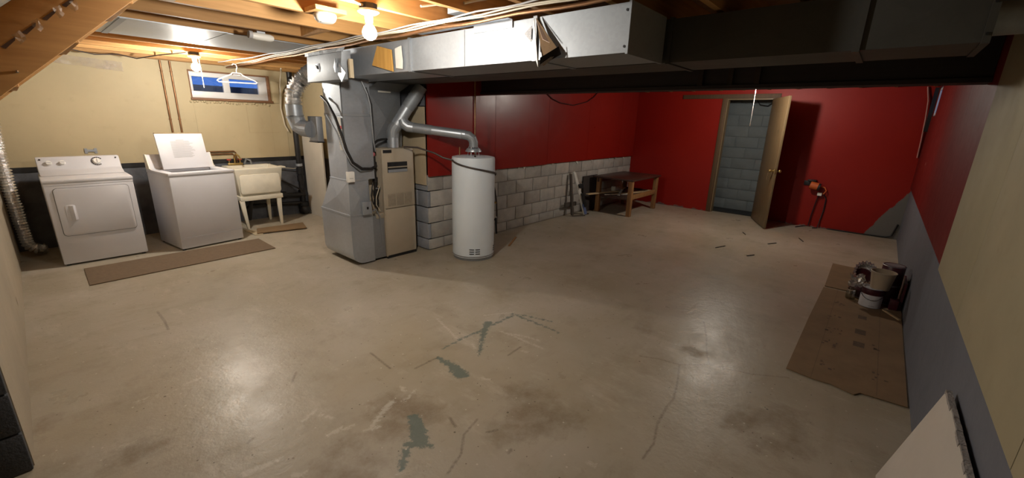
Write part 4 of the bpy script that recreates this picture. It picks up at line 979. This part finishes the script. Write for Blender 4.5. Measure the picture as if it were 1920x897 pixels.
MB().cyl((3.655, 3.47, .64), (3.70, 3.45, .64), .014, n=8).build('relief_valve', BRASS, t)
MB().sphere((hc[0]-.10, hc[1]-.13, 1.215), .012, 8).build('plug', BLACK, t)
for dx, dy, z1 in ((.12, .10, 2.2), (-.06, .17, 1.30)): MB().cyl((hc[0]+dx, hc[1]+dy, 1.205), (hc[0]+dx, hc[1]+dy, z1), .009, n=10).build('water_pipe', COPPER, t)
cb = [(2.86, 4.12, 1.292), (2.95, 3.98, 1.29), (3.05, 3.80, 1.235), (3.10, 3.72, 1.19)]
for k in range(16):
    a = R(-200+k*12.3); f = k/15; cb.append((hc[0]+.262*math.cos(a), hc[1]+.262*math.sin(a), 1.165-.165*f**.8-.05*f**6))
cb += [(3.685, 3.50, .90), (3.71, 3.48, .78), (3.72, 3.46, .62), (3.725, 3.46, .46)]
tag(MB().tube(cb, .010, 8).build('wrapped_cable', CABLEB), 'dark cable running from the furnace and wrapping round the water heater', 'cable')

# board behind the furnace
tag(MB().box(3.03, 3.05, 6.50, 7.17, 0, 1.30).build('white_board', HARDW), 'pale upright board standing behind the furnace next to the drain stack', 'board')

# ------------------------------------------------------------------ ceiling beam
t = thing('ceiling_beam', 'dark boxed in ceiling beam crossing in front of the red walls', 'beam', (4.1, 1.8, 1.925))
MB().box(4.02, 4.19, YR+.015, YB-.037, 1.955, ZJ-.002).build('beam', DARKWOOD, t)
MB().box(4.00, 4.20, YR+.015, YB-.037, 1.925, 1.953).build('bottom_plate', DARKWOOD, t)
for y in (.86, 1.06, 1.30): MB().box(3.985, 4.018, y, y+.04, 1.955, ZJ-.004).build('stud', PM('dark_stud', (.03, .018, .012), .8), t)

# ------------------------------------------------------------------ door
t = struct(bpy.data.objects.new('door_1', None)); C.objects.link(t); t.location = (XF, 1.94, 0); ORG[t.name] = Vector((XF, 1.94, 0))
MB().box(XF-.018, XF+.0, DY1-.005, DY1+.075, 0, DZ+.07).build('casing', CASING, t, bevel=.004)
MB().box(XF-.018, XF+.0, DY0-.075, DY0+.005, 0, DZ+.07).build('casing', CASING, t, bevel=.004)
MB().box(XF-.020, XF+.0, DY0-.075, DY1+.80, DZ, DZ+.075).build('header_board', CASING, t, bevel=.004)
MB().box(XF, XF+.12, DY1-.022, DY1-.001, 0, DZ-.001).build('jamb', SLAB, t)
MB().box(XF, XF+.12, DY0+.001, DY0+.022, 0, DZ-.001).build('jamb', SLAB, t)
MB().box(XF, XF+.12, DY0+.022, DY1-.022, DZ-.022, DZ-.001).build('head_jamb', SLAB, t)
hgy = Vector((XF-.024, DY0+.022, 0)); dd = (Vector((7.80, 1.215, 0))-hgy).normalized(); nn = Vector((-dd.y, dd.x, 0))
Td = Matrix(((dd.x, nn.x, 0, hgy.x), (dd.y, nn.y, 0, hgy.y), (0, 0, 1, 0), (0, 0, 0, 1)))
sl_ = MB(Td).box(.002, .885, -.018, .018, .012, DZ-.012).build('door_slab', SLAB, t, bevel=.002)
for s in (-1, 1):
    MB(Td).cyl((.83, s*.018, .95), (.83, s*.026, .95), .030, n=18).build('rosette', BRASS, sl_)
    MB(Td).cyl((.83, s*.026, .95), (.83, s*.050, .95), .011, n=12).build('knob_stem', BRASS, sl_)
    MB(Td).sphere((.83, s*.068, .95), .027, 16, .9).build('knob', BRASS, sl_)
MB(Td).box(.8855, .8875, -.012, .012, .91, .99).build('latch_plate', BRASS, sl_)
tag(MB(Td).beam((.80, -.08, .92), (.79, -.085, .80), .006, .012).build('knob_ribbon', CARD), 'thin brown strip hanging from the door knob', 'ribbon')
tag(MB().tube([(9.15, 1.62, 2.2), (9.14, 1.66, 2.08), (9.12, 1.75, 2.0), (9.12, 1.88, 2.02), (9.14, 1.96, 2.12), (9.15, 2.0, 2.47)], .008, 8).build('closet_cable', BLACK), 'black looped cable hanging in the closet behind the doorway', 'cable')
tag(MB().box(XF+.125, XC-.004, DY0-.3, DY1+.3, .001, .012).build('closet_dark_strip', BLACK), 'black strip on the floor inside the doorway', 'mat')  # flat black strip covering the closet floor

# orange reel on the red wall
t = thing('cord_reel', 'orange cord reel on a black bracket hanging on the red wall right of the door', 'cord reel', (XF-.08, .77, .65))
MB().box(XF-.10, XF-.002, .73, .85, .775, .800).box(XF-.02, XF-.002, .74, .90, .70, .775).build('bracket', BLACK, t, bevel=.003)
MB().cyl((XF-.09, .80, .715), (XF-.09, .69, .695), .062, n=20).build('drum', ORANGE, t)
MB().cyl((XF-.09, .69, .695), (XF-.09, .66, .69), .060, n=20).build('drum_side', BLACK, t)
MB().tube([(XF-.04, .68, .70), (XF-.05, .60, .69), (XF-.06, .57, .64), (XF-.06, .60, .58)], .010, 8).build('handle', ORANGE, t)
MB().box(XF-.07, XF-.03, .62, .68, .55, .60).build('plug', PLASTICW, t)
MB().tube([(XF-.04, .66, .56), (XF-.03, .68, .4), (XF-.03, .70, .2), (XF-.04, .71, .02), (XF-.10, .80, .008), (XF-.25, .86, .008)], .008, 8).build('cord', BLACK, t)
MB().tube([(XF-.03, .60, .58), (XF-.02, .55, .5), (XF-.02, .55, .3), (XF-.03, .57, .1), (XF-.06, .58, .009), (XF-.12, .64, .009)], .008, 8).build('cord', BLACK, t)
tag(MB().tube([(XF-.012, .45, .012), (XF-.012, 0, .012), (XF-.015, -.30, .02), (XF-.02, -.36, .05), (XF-.02, -.40, .24)], .010, 8).build('corner_pipe', IRON), 'thin dark pipe along the foot of the red wall turning up in the corner', 'pipe')
tag(MB().tube([(XF-.02, -.30, 2.24), (XF-.03, -.345, 2.05), (XF-.03, -.37, 1.8), (XF-.02, -.39, 1.5), (XF-.02, -.40, 1.25)], .009, 8).build('hanging_cord', PM('pinkish_cord', (.45, .20, .17), .6)), 'pinkish cord hanging down the far right corner beside the small window', 'cord')
tag(MB().tube([(5.41, 4.03, 2.03), (5.55, 4.03, 1.96), (5.79, 4.03, 1.905), (6.18, 4.03, 1.885), (6.59, 4.03, 1.96), (6.80, 4.03, 2.05), (6.93, 4.03, 2.14)], .008, 8).build('sagging_wire', PM('dark_red_wire', (.05, .006, .006), .5)), 'dark wire sagging in an arc across the red panels', 'wire')
tag(MB().tube([(3.90, YB-.05, .98), (3.90, YB-.05, 2.2)], .006, 8).build('thin_pipe', PM('dark_red_wire', (.05, .006, .006), .5)), 'thin vertical red painted line on the panels right of the heater', 'pipe')

# ------------------------------------------------------------------ table in the far corner
t = thing('work_table', 'low wooden table with dark top and open shelf in the red corner', 'table', (7.52, 3.57, 0))
MB().box(6.91, 8.14, 3.18, 3.98, .635, .665).build('table_top', TABLETOP, t, bevel=.003)
for x, y in ((6.96, 3.23), (8.06, 3.24), (6.98, 3.88), (8.06, 3.88)): MB().box(x-.037, x+.037, y-.037, y+.037, 0, .634).build('leg', OLDWOOD, t, bevel=.003)
MB().box(6.94, 8.10, 3.86, 3.90, .56, .634).build('apron', TABLETOP, t)
MB().box(6.998, 8.022, 3.215, 3.245, .30, .385).build('stretcher', OLDWOOD, t, bevel=.002)
MB().box(6.965, 6.995, 3.27, 3.84, .29, .345).build('stretcher', TABLETOP, t, bevel=.002)
MB().box(8.045, 8.075, 3.28, 3.84, .30, .36).build('stretcher', TABLETOP, t, bevel=.002)
MB().box(7.0, 8.04, 3.25, 3.84, .318, .334).build('shelf', TABLETOP, t)
tag(MB().beam((6.66, 3.93, .352), (7.45, 3.70, .352), .065, .018).build('pine_plank', PALEWOOD), 'pale pine plank poking out from the left of the table shelf', 'plank')
tag(MB().beam((7.05, 3.62, .346), (7.9, 3.35, .346), .05, .018).build('pine_strip', PALEWOOD), 'pale wood strip lying on the front of the table shelf', 'plank')
tag(MB().beam((7.05, 3.50, .345), (7.55, 3.68, .375), .04, .012).build('trim_offcut', PAPER), 'white trim offcut lying across the table shelf', 'offcut')
tag(MB().beam((6.90, 3.70, .346), (7.30, 3.42, .348), .03, .012).build('trim_strip', HARDW), 'short pale strip sticking over the left shelf edge', 'offcut')
tag(MB().beam((7.6, 3.30, .352), (8.03, 3.32, .352), .06, .03).build('wood_block', PALEWOOD), 'pale wood block at the right end of the table shelf', 'block')
tag(MB().lathe([(.001, 0), (.04, .002), (.052, .03), (.050, .06), (.038, .085), (.001, .09)], (7.34, 3.76, .362), 16).build('twine_ball', PM('twine', (.55, .49, .40), .9, var=.3, vs=60, bmp=.5)), 'pale ball of twine on the table shelf', 'ball')
tag(MB().hexa([(6.68, 4.0, 0), (7.18, 4.0, 0), (7.18, 4.012, 0), (6.68, 4.012, 0)], [(6.70, 4.055, .66), (7.20, 4.055, .66), (7.20, 4.067, .66), (6.70, 4.067, .66)]).build('hardboard_sheet', PM('dark_hardboard', (.040, .032, .030), .7)), 'dark hardboard panel leaning on the block wall behind the table', 'panel')
t = thing('light_tube_bundle', 'bundle of white, black and blue tubes leaning on the block wall', 'tubes', (6.48, 3.88, 0))
for k, (dx, mt) in enumerate(((0, PLASTICW), (.05, PAPER))):
    MB().cyl((6.50+dx, 3.86, .0), (6.29+dx*.8, 4.02, .78-.02*k), .022, n=12).build('tube', mt, t)
MB().beam((6.497, 3.838, .02), (6.45, 3.873, .20), .05, .045).build('blue_sleeve', BLUET, t)
MB().beam((6.47, 3.835, .16), (6.41, 3.88, .40), .05, .045).build('black_sleeve', BLACK, t)
MB().beam((6.385, 3.905, .50), (6.37, 3.915, .56), .11, .055).build('black_band', BLACK, t)
MB().cyl((6.52, 3.83, .012), (6.57, 3.82, .012), .016, n=10).build('end_cap', CHROME, t)
t = thing('dark_stick', 'dark wooden cross shaped stick leaning on the block wall beside the tubes', 'stick', (6.2, 3.95, 0))
MB().beam((6.22, 3.94, .02), (6.22, 4.03, .74), .05, .03).build('upright', PM('weathered_wood', (.075, .062, .052), .85), t)
MB().beam((6.05, 4.0, .22), (6.40, 4.0, .20), .03, .07).build('crosspiece', PM('weathered_wood', (.075, .062, .052), .85), t)
MB().beam((6.20, 3.93, .01), (6.42, 3.80, .01), .02, .015).build('foot', PM('weathered_wood', (.075, .062, .052), .85), t)

# ------------------------------------------------------------------ mats and cardboard
def slabpoly(pts, z0, z1): return MB().prism(pts, 2, z0, z1)
tag(slabpoly([(.19, 6.02), (.178, 5.39), (1.84, 5.45), (1.845, 6.03)], .002, .010).build('floor_mat', MAT), 'long brown runner mat in front of the washer and dryer', 'mat')
tag(slabpoly([(1.99, 6.52), (1.91, 6.27), (2.52, 6.13), (2.61, 6.46)], .012, .030).build('wood_board', wood('mat_board', (.26, .17, .085), (.18, .11, .055), 0), bevel=.004), 'small brown board lying in front of the laundry sink', 'board')
tag(slabpoly([(1.86, 6.62), (1.88, 6.25), (1.97, 6.22), (2.0, 6.5)], .001, .010).build('torn_cardboard', HARDB), 'scrap of pale cardboard by the front sink leg', 'cardboard')
t = thing('cardboard_sheet', 'large flattened cardboard box lying along the right wall', 'cardboard', (4.2, -.12, 0))
big_ = [(3.215, .205), (3.19, .04), (3.20, -.05), (3.165, -.17), (3.215, -.20), (3.235, -.425), (4.2, -.425), (5.9, -.425), (5.85, -.02), (5.30, -.02), (5.31, .185), (4.3, .20)]
slabpoly(big_, .003, .009).build('sheet', CARD, t)
for (x, y, w, h) in ((3.95, -.16, .10, .07), (4.22, -.16, .11, .07), (4.60, -.16, .09, .06)): MB().box(x, x+w, y-h/2, y+h/2, .0091, .0096).build('printed_box', CARDPRINT, t)
pm = MB()
rp = random.Random(5)
for (cx, cy, n_) in ((3.85, .0, 9), (4.15, .0, 9), (3.45, -.02, 6), (4.45, .02, 6), (3.5, -.30, 5), (4.9, .0, 6), (4.0, -.3, 4)):
    for k in range(n_):
        x = cx+rp.uniform(-.06, .06); y = cy+rp.uniform(-.05, .05); pm.box(x, x+rp.uniform(.008, .03), y, y+rp.uniform(.008, .022), .0091, .0096)
pm = lab(pm.build('printed_marks', CARDPRINT, t), 'small smudged print marks'); pm['kind'] = 'stuff'
pf_ = MB().box(3.2, 5.3, .060, .062, .0091, .0094).box(3.25, 5.8, -.28, -.278, .0091, .0094)
pf_.build('fold_line', CARDPRINT, t)
tag(slabpoly([(5.36, .18), (5.36, -.01), (6.36, -.03), (6.38, .19)], .003, .011).build('cardboard_flap', CARD), 'smaller cardboard sheet beyond the large one near the paint cans', 'cardboard')

# ------------------------------------------------------------------ paint cans and painting things
def can(name, label, x, y, z, r, h, mt, band=None):
    t = thing(name, label, 'paint can', (x, y, z))
    MB().lathe([(.001, .002), (r-.004, 0), (r, .004), (r, h-.006), (r-.003, h), (r-.010, h), (r-.012, h-.012), (.001, h-.012)], (x, y, z), 32).build('body', mt, t)
    MB().lathe([(r+.0005, 0), (r+.003, .003), (r+.0005, .006)], (x, y, z+h-.009), 32, caps=False).build('top_rim', GALV, t)
    MB().lathe([(r+.0005, 0), (r+.002, .002), (r+.0005, .004)], (x, y, z+.001), 32, caps=False).build('bottom_rim', GALV, t)
    if band: MB().lathe([(r+.0008, band[0]), (r+.0012, band[0]+.001), (r+.0012, band[1]), (r+.0008, band[1]+.001)], (x, y, z), 32, caps=False).build('label_band', MAROON, t)
    return t
Z0 = .0095
t = can('paint_can', 'white labelled gallon paint can with maroon drips, front of the group', 5.035, -.195, Z0, .083, .19, WHITE, (.125, .182))
hp = []
for k in range(13):
    a = R(-20+k*-16.6); hp.append((5.035+.090*math.cos(a), -.195+.090*math.sin(a)*1.0, .165-.075*math.sin(math.pi*k/12)))
hp = [(5.035-.088*math.sin(math.pi*k/12)-.004, -.195+.088*math.cos(math.pi*k/12), .160-.070*math.sin(math.pi*k/12)) for k in range(13)]
MB().tube(hp, .0022, 6).build('bail_handle', IRON, t)
pt = MB()
for k in range(5):
    a0 = R(200-k*6); pt.cyl((5.035+.0838*math.cos(a0), -.195+.0838*math.sin(a0), .03), (5.035+.0838*math.cos(a0), -.195+.0838*math.sin(a0), .034), .003, n=6)
pt.build('label_text', GREYINK, t)
t = thing('paper_bucket', 'tan paper paint pot standing on the white paint can', 'bucket', (5.06, -.22, .192))
MB().lathe([(.001, 0), (.070, 0), (.093, .165), (.096, .168), (.090, .168), (.068, .006), (.001, .006)], (5.05, -.235, .1925), 32).build('pot', PM('kraft_paper', (.40, .32, .23), .8, var=.06, vs=8), t)
MB().lathe([(.0935, 0), (.098, .004), (.0935, .008)], (5.05, -.235, .1925+.160), 32, caps=False).build('rolled_rim', PM('kraft_rim', (.50, .43, .34), .7), t)
can('paint_can', 'dark maroon splattered paint can at the back against the wall', 5.26, -.305, Z0, .085, .19, MAROON)
can('paint_can', 'upper dark paint can with a grey lid stacked at the back', 5.26, -.305, Z0+.191, .085, .19, MAROON)
tag(MB().lathe([(.001, 0), (.078, 0), (.080, .006), (.001, .007)], (5.26, -.305, Z0+.191+.181), 28).build('can_lid', GALVD), 'grey metal lid on the upper dark can', 'lid')
t = thing('foil_tray', 'crumpled shiny foil tray propped on edge among the paint cans', 'foil tray', (5.28, -.08, .2))
tr_ = MB(); rg_ = []
nseg = 40
for k in range(nseg):
    a = 2*math.pi*k/nseg; w = .11+.008*(1 if k % 2 else -1)
    rg_.append((w*math.cos(a)*1.05, w*math.sin(a)*.8))
Tt = Matrix.Translation((5.22, -.10, .245)) @ Matrix.Rotation(R(-50), 4, 'Y') @ Matrix.Rotation(R(12), 4, 'X')
tr_ = MB(Tt)
vs_ = [(x*.72, y*.72, 0) for x, y in rg_] + [(x*.88, y*.88, .055) for x, y in rg_] + [(x*1.08, y*1.08, .058) for x, y in rg_] + [(x*.86, y*.86, .053) for x, y in rg_] + [(x*.70, y*.70, .003) for x, y in rg_]
fs_ = []
for a in range(4):
    for k in range(nseg): fs_.append((a*nseg+k, a*nseg+(k+1) % nseg, (a+1)*nseg+(k+1) % nseg, (a+1)*nseg+k))
fs_ += [tuple(range(nseg))[::-1], tuple(range(4*nseg, 5*nseg))]
tr_.add(vs_, fs_).build('tray', FOIL, t, smooth=5)
MB(Tt).lathe([(.001, .004), (.070, .005), (.001, .012)], (0, 0, 0), 16).build('paint_residue', MAROON, t)
can('paint_can', 'maroon coated paint can under the foil tray on the left', 5.28, -.10, Z0, .083, .185, MAROON)
cr_ = MB(); rr_ = random.Random(9); vv_ = []
for i in range(9):
    for j in range(7):
        vv_.append((5.02+rr_.uniform(-.012, .012)+.006*j, -.005-.018*j+rr_.uniform(-.008, .008)+.01*math.sin(i), .16+.016*i+rr_.uniform(-.014, .014)+.01*math.cos(j*1.3)))
ff2 = [(i*7+j, (i+1)*7+j, (i+1)*7+j+1, i*7+j+1) for i in range(8) for j in range(6)]
tag(cr_.add(vv_, ff2).build('crumpled_foil', FOIL, smooth=5), 'crumpled sheet of foil hanging in front of the maroon can', 'foil')
t = thing('glass_jar', 'small clear glass jar left of the paint cans', 'jar', (5.12, -.045, Z0))
MB().lathe([(.001, 0), (.036, 0), (.040, .006), (.040, .075), (.034, .090), (.034, .10), (.031, .10), (.031, .088), (.037, .072), (.037, .008), (.001, .006)], (5.12, -.045, Z0), 24).build('jar', JARGLASS, t)
MB().lathe([(.0345, 0), (.036, .002), (.036, .012), (.0345, .014)], (5.12, -.045, Z0+.086), 24, caps=False).build('rim', CHROME, t)
tag(MB().beam((4.98, -.30, .016), (4.80, -.41, .016), .02, .010).build('stir_stick', PALEWOOD), 'pale wooden stir stick on the cardboard right of the front can', 'stick')
tag(MB().box(5.10, 5.42, -.418, -.400, .009, .27).build('dark_strip', MAROON), 'dark upright strip leaning on the wall behind the paint cans', 'strip')
tag(MB().box(5.05, 5.16, -.395, -.33, .010, .10).build('dark_box', MAROON, bevel=.004), 'low dark maroon box between the front can and the wall', 'box')

# drywall offcut leaning on the right wall
t = thing('drywall_offcut', 'leaning drywall offcut with broken edge in the lower right corner', 'drywall', (1.8, -.35, 0))
P0 = [(1.0, -.285, 0), (2.435, -.290, 0), (2.435, -.303, 0), (1.0, -.298, 0)]; P1 = [(1.0, -.398, .592), (2.355, -.403, .577), (2.355, -.4165, .575), (1.0, -.4115, .590)]
MB().hexa(P0, P1).build('board', GYP, t)
eg = MB(); re_ = random.Random(4); x = 1.0
while x < 2.35:
    w = re_.uniform(.02, .06); z = .592-.0111*(x-1.0); o_ = re_.uniform(0, .006)
    eg.box(x, min(x+w, 2.354), -.4185, -.3975-o_, z-.010, z+.004+re_.uniform(0, .003)); x += w
lab(eg.build('broken_edge', GYPE, t), 'rough grey gypsum edge')

# ------------------------------------------------------------------ odds and ends on the floor
deb = [('wood_splinter', (4.02, 3.50), (4.42, 3.72), .025, OLDWOOD, 'brown splintered stick on the floor right of the water heater'),
       ('twig', (6.02, 1.47), (6.22, 1.40), .012, CABLEB, 'thin dark strip on the floor in front of the doorway'),
       ('twig', (5.93, 1.06), (6.05, 1.0), .012, CABLEB, 'short dark strip on the floor midway to the door'),
       ('twig', (6.80, .98), (6.95, .90), .010, CABLEB, 'small dark strip on the floor near the door edge'),
       ('twig', (7.35, .62), (7.55, .70), .010, CABLEB, 'dark twig on the floor nearest to the orange reel'),
       ('twig', (7.15, 1.35), (7.28, 1.42), .010, CABLEB, 'dark twig on the floor just left of the open door edge')]
for nm, a, b_, w, mt, lb in deb:
    tag(MB().beam((*a, .006), (*b_, .006), w, .009).build(nm, mt), lb, 'debris')
